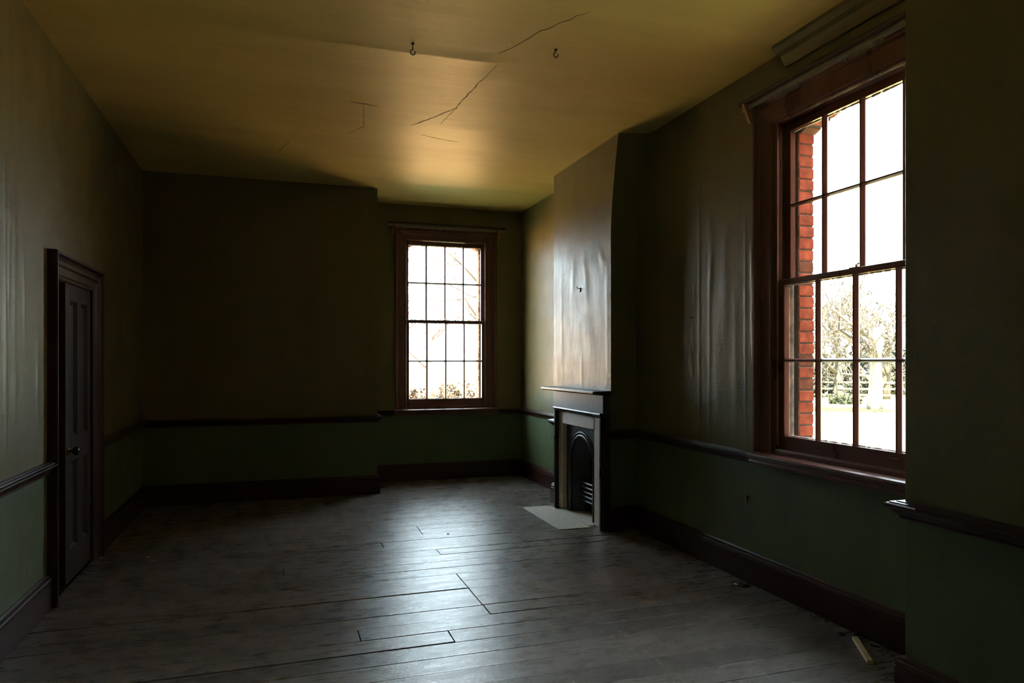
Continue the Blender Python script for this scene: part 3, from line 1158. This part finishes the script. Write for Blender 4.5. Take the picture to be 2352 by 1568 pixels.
for (ra, rb) in ((rails[0][1], rails[1][0]), (rails[1][1], rails[2][0])):
    leaf.box(LX0, LX1, my - 0.048, my + 0.048, ra, rb, 0.002)
leaf = leaf.build('door_leaf', M['door'], door)
for (ra, rb) in ((rails[0][1], rails[1][0]), (rails[1][1], rails[2][0])):
    for (pa, pb) in ((LY0 + stw, my - 0.048), (my + 0.048, LY1 - stw)):
        m = MB()
        m.box(LX0 + 0.006, LX1 - 0.020, pa, pb, ra, rb)
        m.build('panel', M['door'], leaf)
        m = MB()
        fr = 0.022
        quad = [(pa, ra), (pb, ra), (pb, rb), (pa, rb)]
        inn = [(pa + fr, ra + fr), (pb - fr, ra + fr), (pb - fr, rb - fr), (pa + fr, rb - fr)]
        for e in range(4):
            a, b = quad[e], quad[(e + 1) % 4]
            c, d = inn[(e + 1) % 4], inn[e]
            xo, xi = LX1 - 0.002, LX1 - 0.019
            m.quad((xo, *a), (xo, *b), (xi, *c), (xi, *d))
            m.quad((xi - .001, *a), (xi - .001, *b), (xi - .001, *c), (xi - .001, *d))
        m.build('panel_moulding', M['door'], leaf)
m = MB()
ky, kz = LY0 + 0.062, 0.875
m.tube([(LX1, ky, kz), (LX1 + 0.006, ky, kz)], 0.026, 16)
m.build('knob_rose', M['brass'], leaf)
m = MB()
m.tube([(LX1 + .004, ky, kz), (LX1 + .022, ky, kz), (LX1 + .028, ky, kz), (LX1 + .036, ky, kz), (LX1 + .050, ky, kz), (LX1 + .060, ky, kz), (LX1 + .066, ky, kz)],
       [0.010, 0.009, 0.016, 0.026, 0.030, 0.024, 0.008], 16)
m.build('knob', M['ebony'], leaf, smooth=True)
m = MB()
m.box(-0.05, -0.005, LY1 + 0.001, DY1 - 5.44 - 0.0005, 0, DZ - 0.001)
m.build('door_stop', M['trim'], door)

# ------------------------------------------------------------------ fireplace
fp = empty('fireplace', (BX, 6.11, 0))
tag(fp, 'dark mantelpiece with arched cast iron grate on the chimney breast', 'fireplace')
FX, FYC = BX, 6.11


def fb(m, x0, x1, y0, y1, z0, z1, bev=0.0):
    m.box(x0 - FX, x1 - FX, y0 - FYC, y1 - FYC, z0, z1, bev)


m = MB()
shelf = [(-0.001, 1.168), (-0.085, 1.168), (-0.105, 1.174), (-0.150, 1.176), (-0.172, 1.180), (-0.182, 1.188), (-0.182, 1.198), (-0.174, 1.205), (-0.001, 1.208)]
m.prism(shelf, 1, 5.485 - FYC, 6.735 - FYC)
m.build('mantel_shelf', M['mantel'], fp)
m = MB(); fb(m, 2.636, BX - 0.001, 5.505, 6.620, 1.012, 1.168, 0.003); m.build('frieze', M['mantel_grey'], fp)
# moulded outer frame
for (y0, y1) in ((6.585, 6.615), (5.53, 5.56)):
    m = MB(); fb(m, 2.625, BX - 0.001, y0, y1, 0.0, 1.012, 0.004); m.build('frame_moulding', M['mantel'], fp)
m = MB()
m.prism([(2.618 - FX, 1.012), (2.614 - FX, 1.002), (2.620 - FX, 0.994), (2.622 - FX, 0.986), (2.625 - FX, 0.982), (2.628 - FX, 0.972), (-0.001, 0.972), (-0.001, 1.012)], 1, 5.530 - FYC, 6.615 - FYC)
m.build('frame_moulding', M['mantel'], fp)
# taupe slips
for (y0, y1) in ((FY1, 6.585), (5.56, FY0)):
    m = MB(); fb(m, 2.665, BX - 0.001, y0, y1, 0.008, 0.972, 0.002); m.build('slip', M['slip'], fp)
m = MB(); fb(m, 2.660, BX - 0.001, FY0, FY1, FZ, 0.972, 0.002); m.build('slip', M['slip'], fp)
# plinth sides of the mantel seen from the near end
m = MB(); fb(m, 2.640, BX - 0.001, 5.507, 5.53, 0.0, 1.012, 0.002); m.build('side_board', M['mantel'], fp)
m = MB(); fb(m, 2.640, BX - 0.001, 6.615, 6.64, 0.0, 1.012, 0.002); m.build('side_board', M['mantel'], fp)
# cast iron plate with an arched opening
AC, AZ, AR = (FY0 + FY1) / 2 - FYC, 0.492, 0.250
px0, px1 = 2.712 - FX, 2.722 - FX
m = MB()
n = 28
arc = [(AC + AR * math.cos(math.pi * q / n), AZ + AR * math.sin(math.pi * q / n)) for q in range(n + 1)]
inner = [(AC + AR, 0.0)] + arc + [(AC - AR, 0.0)]
hw = (FY1 - FY0) / 2 - 0.002
outer = [(AC + hw, 0.0)] + [(AC + max(-hw, min(hw, 1.6 * hw * math.cos(math.pi * q / n))), FZ - 0.002 if abs(1.6 * math.cos(math.pi * q / n)) < 1 else AZ + (FZ - 0.002 - AZ) * min(1, math.sin(math.pi * q / n) / math.sin(math.acos(1 / 1.6)))) for q in range(n + 1)] + [(AC - hw, 0.0)]
for q in range(len(inner) - 1):
    a, b, c, d = inner[q], inner[q + 1], outer[q + 1], outer[q]
    m.quad((px0, *a), (px0, *b), (px0, *c), (px0, *d))
    m.quad((px1, *a), (px1, *b), (px1, *c), (px1, *d))
    m.quad((px0, *a), (px0, *b), (px1, *b), (px1, *a))
m.build('iron_plate', M['iron'], fp)
for rr_, tr_ in ((0.300, 0.010), (0.268, 0.015)):
    m = MB()
    pts = [(px0 - 0.004, AC + rr_, 0.0)] + [(px0 - 0.004, AC + rr_ * math.cos(math.pi * q / 36), AZ + rr_ * math.sin(math.pi * q / 36)) for q in range(37)] + [(px0 - 0.004, AC - rr_, 0.0)]
    m.tube(pts, tr_, 10)
    m.build('arch_moulding', M['iron'], fp, smooth=True)
# splayed cheeks running back to a smaller arch
m = MB()
lev = [(px1, AR, AZ), (px1 + 0.08, 0.215, AZ), (px1 + 0.15, 0.185, AZ - 0.005)]
rings = []
for (x, r_, zc) in lev:
    rings.append([(x, AC + r_, 0.0)] + [(x, AC + r_ * math.cos(math.pi * q / n), zc + r_ * math.sin(math.pi * q / n)) for q in range(n + 1)] + [(x, AC - r_, 0.0)])
for a, b in zip(rings[:-1], rings[1:]):
    for q in range(len(a) - 1):
        m.quad(a[q], a[q + 1], b[q + 1], b[q])
m.build('splayed_cheek', M['iron'], fp, smooth=True)
m = MB()
last = rings[-1]
xb = XR - 0.012 - FX
for q in range(len(last) - 1):
    a, b = last[q], last[q + 1]
    m.quad(a, b, (xb, b[1], b[2]), (xb, a[1], a[2]))
m.box(xb, xb + 0.004, AC - 0.19, AC + 0.19, 0.0, 0.70)
m.build('fire_back', M['soot'], fp)
basket = None
for q in range(5):
    z = 0.300 - 0.043 * q
    m = MB()
    w_ = 0.205
    pts = []
    for t in range(15):
        a = math.pi * t / 14
        pts.append((0.125 - 0.055 * math.sin(a) ** 0.6, AC + w_ * math.cos(a), z))
    m.tube(pts, 0.0110, 8)
    m.build('grate_bar', M['iron_bright'], fp, smooth=True)
m = MB()
for a in (-0.205, 0.205):
    m.box(0.118, 0.135, AC + a - 0.012, AC + a + 0.012, 0.0, 0.315)
m.box(0.09, 0.24, AC - 0.19, AC + 0.19, 0.105, 0.115)
m.build('grate_frame', M['iron'], fp)

# things lying in the grate
m = MB()
m.tube([(2.84, 6.26, 0.15), (2.86, 6.20, 0.28), (2.88, 6.10, 0.42)], [0.006, 0.007, 0.004], 6)
tag(m.build('twig', M['twig']), 'thin dry twig leaning in the fire grate', 'twig')


def lump(name, loc, r, mat, seed, sq=(1, 1, 0.7)):
    rr_ = random.Random(seed)
    m = MB()
    nu_, nv_ = 10, 7
    for b in range(nv_ + 1):
        for a in range(nu_):
            th_, ph = 2 * math.pi * a / nu_, math.pi * b / nv_
            k_ = r * rr_.uniform(0.75, 1.1)
            m.v.append((k_ * math.sin(ph) * math.cos(th_) * sq[0], k_ * math.sin(ph) * math.sin(th_) * sq[1], k_ * math.cos(ph) * sq[2]))
    for b in range(nv_):
        for a in range(nu_):
            a2 = (a + 1) % nu_
            m.f.append((b * nu_ + a, b * nu_ + a2, (b + 1) * nu_ + a2, (b + 1) * nu_ + a))
    return m.build(name, mat, None, False, loc)


tag(lump('plaster_lump', (2.885, 6.02, 0.195), 0.075, M['rubble'], 3, (0.7, 0.8, 1.1)), 'rough pale plaster lump lying inside the fire grate', 'plaster lump')
tag(lump('plaster_lump', (2.87, 6.16, 0.15), 0.05, M['rubble'], 5, (0.8, 1.2, .7)), 'smaller pale plaster lump behind the grate bars', 'plaster lump')

# hearth stone
m = MB()
m.box(2.307, 2.610, 5.690, 6.670, 0.0012, 0.006, 0.002)
m.box(2.612, 2.955, FY0 + 0.002, FY1 - 0.002, 0.0008, 0.006, 0.001)
tag(m.build('hearth_stone', M['hearth']), 'pale grey hearth stone set before the fireplace', 'hearth')


# ------------------------------------------------------------------ small fixtures and debris
def hook(loc, ln, label):
    m = MB()
    x, y, z = loc
    m.tube([(x, y, z), (x, y, z - 0.005)], 0.010, 12)
    pts = [(x, y, z), (x, y, z - ln * .45)]
    for q in range(11):
        a = math.pi / 2 + 2 * math.pi * q / 12
        pts.append((x + 0.014 * math.cos(a), y, z - ln * .45 - 0.016 + 0.016 * math.sin(a)))
    m.tube(pts, 0.0034, 8)
    return tag(m.build('ceiling_hook', M['flake'], None, True), label, 'hook')


hook((0.765, 4.22, ceil_z(.765, 4.22)), 0.085, 'dark iron hook hanging from the sagging seam of the ceiling')
hook((1.62, 4.05, ceil_z(1.62, 4.05)), 0.040, 'small iron eye hook in the ceiling nearer the right wall')

m = MB()
hx, hy, hz = BX - breast_disp(6.152, 2.148), 6.152, 2.148
m.tube([(hx + 0.002, hy, hz), (hx - 0.004, hy, hz)], 0.012, 12)
m.tube([(hx, hy, hz), (hx - 0.028, hy, hz), (hx - 0.034, hy, hz + 0.006), (hx - 0.034, hy, hz + 0.022)], 0.0035, 8)
m.tube([(hx, hy, hz - 0.004), (hx - 0.004, hy, hz - 0.03)], 0.006, 8)
tag(m.build('wall_hook', M['track'], None, True), 'small metal picture hook on the chimney breast above the mantel', 'hook')

m = MB()
x_, y_, z_ = XR, 4.635, 1.79
m.tube([(x_, y_, z_), (x_ - 0.03, y_ + 0.004, z_ + 0.004)], 0.003, 6)
tag(m.build('nail', M['flake']), 'dark nail sticking out of the wall right of the chimney breast', 'nail')
m = MB()
m.tube([(XR, 3.99, 0.555), (XR - 0.012, 3.99, 0.555)], [0.008, 0.014], 8)
m.tube([(XR - 0.012, 3.99, 0.555), (XR - 0.022, 3.965, 0.52)], 0.006, 6)
tag(m.build('wall_peg', M['bracket']), 'small broken wooden peg low on the wall under the large window', 'peg')

# wooden offcut on the floor
a = Vector((2.872, 2.962, 0)); b = Vector((2.712, 2.703, 0))
d = (b - a)
o = MB()
L = d.length
o.box(0, L, -0.0135, 0.0135, 0.0, 0.018, 0.0015)
ob = o.build('wood_offcut', M['rawwood'])
ob.location = (a.x, a.y, 0.0008)
ob.rotation_euler = (0, 0, math.atan2(d.y, d.x))
tag(ob, 'short raw pine offcut lying on the floorboards by the near pier', 'wood offcut')

# round escutcheon lying on the boards
m = MB()
n = 24
cx_, cy_ = 2.875, 3.915
for (r_, z) in ((0.048, 0.0012), (0.050, 0.006), (0.040, 0.012), (0.022, 0.018), (0.017, 0.018), (0.015, 0.0012)):
    for q in range(n):
        m.v.append((cx_ + r_ * math.cos(2 * math.pi * q / n), cy_ + r_ * math.sin(2 * math.pi * q / n), z))
for b_ in range(6):
    for q in range(n):
        q2 = (q + 1) % n
        c_ = (b_ + 1) % 6
        m.f.append((b_ * n + q, b_ * n + q2, c_ * n + q2, c_ * n + q))
tag(m.build('metal_cap', M['iron'], None, True), 'round dark cap with a hole lying by the right skirting', 'cap')


def flake(x, y, s, mat='flake', rz=None, asp=0.5):
    m = MB()
    n_ = 7
    ph = R.uniform(0, 6)
    pts = []
    for q in range(n_):
        t = 2 * math.pi * q / n_
        r_ = s * R.uniform(0.6, 1.1)
        pts.append((r_ * math.cos(t), asp * r_ * math.sin(t)))
    top = [(p[0], p[1], 0.006 * R.uniform(0.3, 1.6)) for p in pts]
    bot = [(p[0] * .9, p[1] * .9, 0.001) for p in pts]
    m.v += bot + top
    m.f.append(tuple(reversed(range(n_))))
    m.f.append(tuple(range(n_, 2 * n_)))
    for q in range(n_):
        q2 = (q + 1) % n_
        m.f.append((q, q2, n_ + q2, n_ + q))
    o = m.build('paint_flake' if mat == 'flake' else 'paper_scrap', M[mat])
    o.location = (x, y, 0)
    o.rotation_euler = (0, 0, R.uniform(0, 6) if rz is None else rz)
    return o


for (x, y, s) in ((2.905, 3.42, 0.018), (2.918, 3.22, 0.020), (2.925, 3.02, 0.022), (2.86, 3.04, 0.022), (2.905, 2.86, 0.030), (2.925, 2.80, 0.018), (2.90, 3.32, 0.012)):
    tag(flake(x, y, s), 'dark paint flake on the boards beside the right skirting', 'paint flake', 'dark paint flakes along the right skirting')
tag(flake(2.55, 5.02, 0.016, 'paper', 1.0, 0.35), 'tiny white paper scrap on the floor near the fireplace', 'paper scrap')
tag(flake(-0.93, 5.86, 0.022, 'paper', 0.2, 0.3), 'tiny pale paper scrap on the dark floor near the door', 'paper scrap')
tag(flake(1.36, 5.85, 0.014, 'flake', 0.6, 0.6), 'small dark crumb on the boards in front of the smaller window', 'paint flake')

# ------------------------------------------------------------------ outside
GZ = -0.6
m = MB()
gx = spread([-60, XL - 0.3], 20)
m.box(XR + T, 160, -90, YF + T, GZ - 0.3, GZ)
m.box(16.0, 160, YF + T, 160, GZ - 0.3, GZ)
m.box(-90, XL - 0.3, -90, YF + T, GZ - 0.3, GZ)
M['field'] = plain('winter_grass_field', (0.34, 0.32, 0.12), 0.95, 0, 0.2, 0.35, 0.2)
struct(m.build('field', M['field']), 'pale winter grass field outside the large window', 'field')
m = MB()
m.box(-90, 16.0, YF + T, 160, GZ - 0.3, GZ)
struct(m.build('ground', M['ground']), 'leaf strewn gravel ground outside the smaller window', 'ground')


# unseen dark grass by the house, added to dim light bounced onto the ceiling
M['added_lawn'] = plain('added_lawn_green', (0.075, 0.082, 0.030), 0.9, 0, 0.25, 1.5, 0.2)
m = MB()
m.box(XL - 6.0, XR + T, YF + T, YF + 7.5, GZ, GZ + 0.02)
m.box(XR + T, XR + 2.6, 1.95, YF + 7.5, GZ, GZ + 0.02)
struct(m.build('added_lawn', M['added_lawn']), 'unseen dark grass added by the house to dim bounced light', 'added_lawn')


def tree(loc, h, seed, label, mat='bark', lean=(0, 0), trunk_r=0.16, levels=4, split=0.32, twig=1.0, group='bare trees outside'):
    rr_ = random.Random(seed)
    root = empty('bare_tree', loc)
    tag(root, label, 'tree', group)
    tm, bmh = MB(), MB()

    def grow(p, d, ln, r0, lev):
        n_ = 5 if lev < 2 else 3
        pts, rads = [p.copy()], [r0]
        dd = d.copy()
        q_ = p.copy()
        for s_ in range(n_):
            dd = (dd + Vector((rr_.uniform(-1, 1), rr_.uniform(-1, 1), rr_.uniform(-.6, .9))) * (0.14 + 0.05 * lev)).normalized()
            q_ = q_ + dd * (ln / n_)
            pts.append(q_.copy())
            rads.append(r0 * (1 - 0.55 * (s_ + 1) / n_))
        (tm if lev == 0 else bmh).tube(pts, rads, 7 if lev == 0 else (5 if lev < 3 else 3), cap=lev < 2)
        if lev >= levels:
            return
        kids = [5, 5, 5, 4, 3][lev]
        for c in range(kids):
            t = rr_.uniform(split, 1.0) if lev == 0 else rr_.uniform(0.25, 1.0)
            f_ = t * n_
            i_ = min(int(f_), n_ - 1)
            pp = pts[i_].lerp(pts[i_ + 1], f_ - i_)
            az = rr_.uniform(0, 2 * math.pi)
            side = dd.cross(Vector((math.cos(az), math.sin(az), 0.2)))
            if side.length < 1e-3:
                continue
            nd_ = (dd * rr_.uniform(0.35, 0.8) + side.normalized() * rr_.uniform(0.6, 1.0) + Vector((0, 0, 0.18))).normalized()
            rad = max(0.006 * twig, r0 * (1 - 0.5 * t) * rr_.uniform(0.42, 0.62))
            grow(pp, nd_, ln * rr_.uniform(0.50, 0.72), rad, lev + 1)
    grow(Vector((0, 0, -0.05)), Vector((lean[0], lean[1], 1)).normalized(), h * 0.55, trunk_r, 0)
    tm.build('trunk', M[mat], root, True)
    bmh.build('branches', M['bark'], root, True)
    return root


def shrub(loc, rx, ry, rz_, n_, seed, label, mat='leaf', size=0.09):
    rr_ = random.Random(seed)
    root = empty('shrub', loc)
    tag(root, label, 'shrub', 'shrubs by the fence')
    m = MB()
    for q in range(n_):
        u, v = rr_.uniform(0, 2 * math.pi), math.acos(rr_.uniform(0, 1))
        k_ = rr_.uniform(0.45, 1.0) ** 0.5 * (0.8 + 0.3 * math.sin(3 * u + seed) * math.sin(2 * v))
        c = Vector((rx * k_ * math.sin(v) * math.cos(u), ry * k_ * math.sin(v) * math.sin(u), max(0.03, rz_ * k_ * math.cos(v))))
        a = Vector((rr_.uniform(-1, 1), rr_.uniform(-1, 1), rr_.uniform(-1, 1))).normalized()
        b = a.cross(Vector((rr_.uniform(-1, 1), rr_.uniform(-1, 1), rr_.uniform(-1, 1)))).normalized()
        s_ = size * rr_.uniform(0.6, 1.3)
        m.quad(c - a * s_, c + b * s_ * .5, c + a * s_, c - b * s_ * .5)
    f = m.build('foliage', M[mat], root)
    f['kind'] = 'stuff'
    st = MB()
    for q in range(5):
        t = 2 * math.pi * q / 5
        st.tube([(0.06 * math.cos(t), 0.06 * math.sin(t), 0), (rx * .4 * math.cos(t), ry * .4 * math.sin(t), rz_ * .6)], [0.04, 0.015], 5)
    st.build('stems', M['bark'], root)
    return root


# seen through the large window
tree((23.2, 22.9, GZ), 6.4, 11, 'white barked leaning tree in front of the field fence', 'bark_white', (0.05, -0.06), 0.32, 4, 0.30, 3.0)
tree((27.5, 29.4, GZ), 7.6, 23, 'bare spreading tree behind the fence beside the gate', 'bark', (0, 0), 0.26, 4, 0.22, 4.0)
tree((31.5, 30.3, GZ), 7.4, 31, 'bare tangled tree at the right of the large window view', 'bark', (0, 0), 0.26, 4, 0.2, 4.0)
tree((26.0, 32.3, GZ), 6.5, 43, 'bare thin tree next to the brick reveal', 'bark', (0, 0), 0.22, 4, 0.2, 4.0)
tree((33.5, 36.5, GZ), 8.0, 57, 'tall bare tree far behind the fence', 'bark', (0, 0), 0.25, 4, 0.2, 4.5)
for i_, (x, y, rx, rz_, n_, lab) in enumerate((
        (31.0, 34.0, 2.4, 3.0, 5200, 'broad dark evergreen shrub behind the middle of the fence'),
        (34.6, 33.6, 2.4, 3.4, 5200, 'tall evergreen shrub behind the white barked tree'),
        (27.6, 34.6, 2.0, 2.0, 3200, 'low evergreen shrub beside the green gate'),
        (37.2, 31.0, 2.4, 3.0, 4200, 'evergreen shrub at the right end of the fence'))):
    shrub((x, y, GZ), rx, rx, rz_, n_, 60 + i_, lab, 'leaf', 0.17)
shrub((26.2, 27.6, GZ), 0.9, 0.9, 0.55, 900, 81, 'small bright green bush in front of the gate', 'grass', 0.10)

# grass verge
m = MB()
rv = random.Random(5)
for q in range(2500):
    u, r_ = rv.uniform(0, 6.283), rv.random() ** 0.5
    x, y = 1.9 * r_ * math.cos(u), 0.8 * r_ * math.sin(u)
    a = rv.uniform(0, 6.283)
    h_ = rv.uniform(0.05, 0.14)
    m.quad((x, y, 0), (x + .03 * math.cos(a), y + .03 * math.sin(a), 0), (x + .05 * math.cos(a) + rv.uniform(-.03, .03), y + .05 * math.sin(a), h_), (x + .01 * math.cos(a), y + .01 * math.sin(a), h_))
vg = m.build('grass_verge', M['grass'], None, False, (22.3, 23.8, GZ))
vg.rotation_euler = (0, 0, -0.75)
tag(vg, 'strip of green grass on the pale ground outside', 'grass', kind='stuff')

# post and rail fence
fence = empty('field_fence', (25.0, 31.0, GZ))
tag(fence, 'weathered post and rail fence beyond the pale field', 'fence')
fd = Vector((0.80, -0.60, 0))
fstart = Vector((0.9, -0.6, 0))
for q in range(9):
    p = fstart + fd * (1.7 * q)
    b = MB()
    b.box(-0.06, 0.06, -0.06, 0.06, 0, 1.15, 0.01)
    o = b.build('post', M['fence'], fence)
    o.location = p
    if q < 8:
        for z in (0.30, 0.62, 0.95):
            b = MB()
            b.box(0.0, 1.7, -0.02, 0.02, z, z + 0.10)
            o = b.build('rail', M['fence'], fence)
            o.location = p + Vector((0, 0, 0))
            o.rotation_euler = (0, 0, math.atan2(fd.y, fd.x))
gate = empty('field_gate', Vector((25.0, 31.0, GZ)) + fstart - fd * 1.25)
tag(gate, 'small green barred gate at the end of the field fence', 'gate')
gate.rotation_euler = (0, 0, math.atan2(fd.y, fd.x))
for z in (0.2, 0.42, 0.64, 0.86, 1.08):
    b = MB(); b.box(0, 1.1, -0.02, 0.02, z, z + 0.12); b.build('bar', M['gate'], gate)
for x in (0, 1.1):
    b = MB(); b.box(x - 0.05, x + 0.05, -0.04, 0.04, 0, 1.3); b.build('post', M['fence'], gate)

# unseen brick block, added to cut sky light entering the large window
sky_block = empty('added_wing', (9.2, -2.1, GZ))
tag(sky_block, 'unseen brick block added outside to cut sky light through the large window', 'added building')
m = MB()
m.box(-5.98, 6.0, -4.0, 4.0, 0, 7.6)
m.build('wall', M['brick_dark'], sky_block)
m = MB()
m.prism([(-4.4, 7.6), (4.4, 7.6), (0.0, 10.2)], 0, -5.98, 6.3)
m.build('roof', M['iron'], sky_block)
for wx in (-3.4, 0.2, 3.8):
    for wz in (1.4, 5.0):
        b = MB(); b.box(wx - 0.55, wx + 0.55, 3.98, 4.03, wz, wz + 1.9); w_ = b.build('window', M['white'], sky_block)
        b = MB(); b.box(wx - 0.47, wx + 0.47, 4.031, 4.036, wz + 0.08, wz + 1.82); b.build('pane', M['iron'], w_)

# seen through the smaller window
tree((6.9, 22.5, GZ), 9.5, 75, 'bare tree with a crooked limb right of the smaller window view', 'bark', (-0.02, 0), 0.16, 4, 0.30, 1.6)
tree((4.6, 27.5, GZ), 6.0, 83, 'bare low tree left in the smaller window view', 'bark_white', (0, 0), 0.14, 4, 0.2, 1.2)
tree((8.3, 40.0, GZ), 7.5, 97, 'distant bare tree in the middle of the smaller window view', 'bark_white', (0, 0), 0.2, 4, 0.2, 1.6)
shrub((6.9, 28.5, GZ), 1.2, 1.2, 1.4, 1400, 91, 'leafy brown bush at the right of the smaller window view', 'leaf_dry', 0.10)
shrub((5.3, 29.5, GZ), 0.9, 0.9, 1.1, 900, 92, 'leafy brown bush at the left of the smaller window view', 'leaf_dry', 0.10)
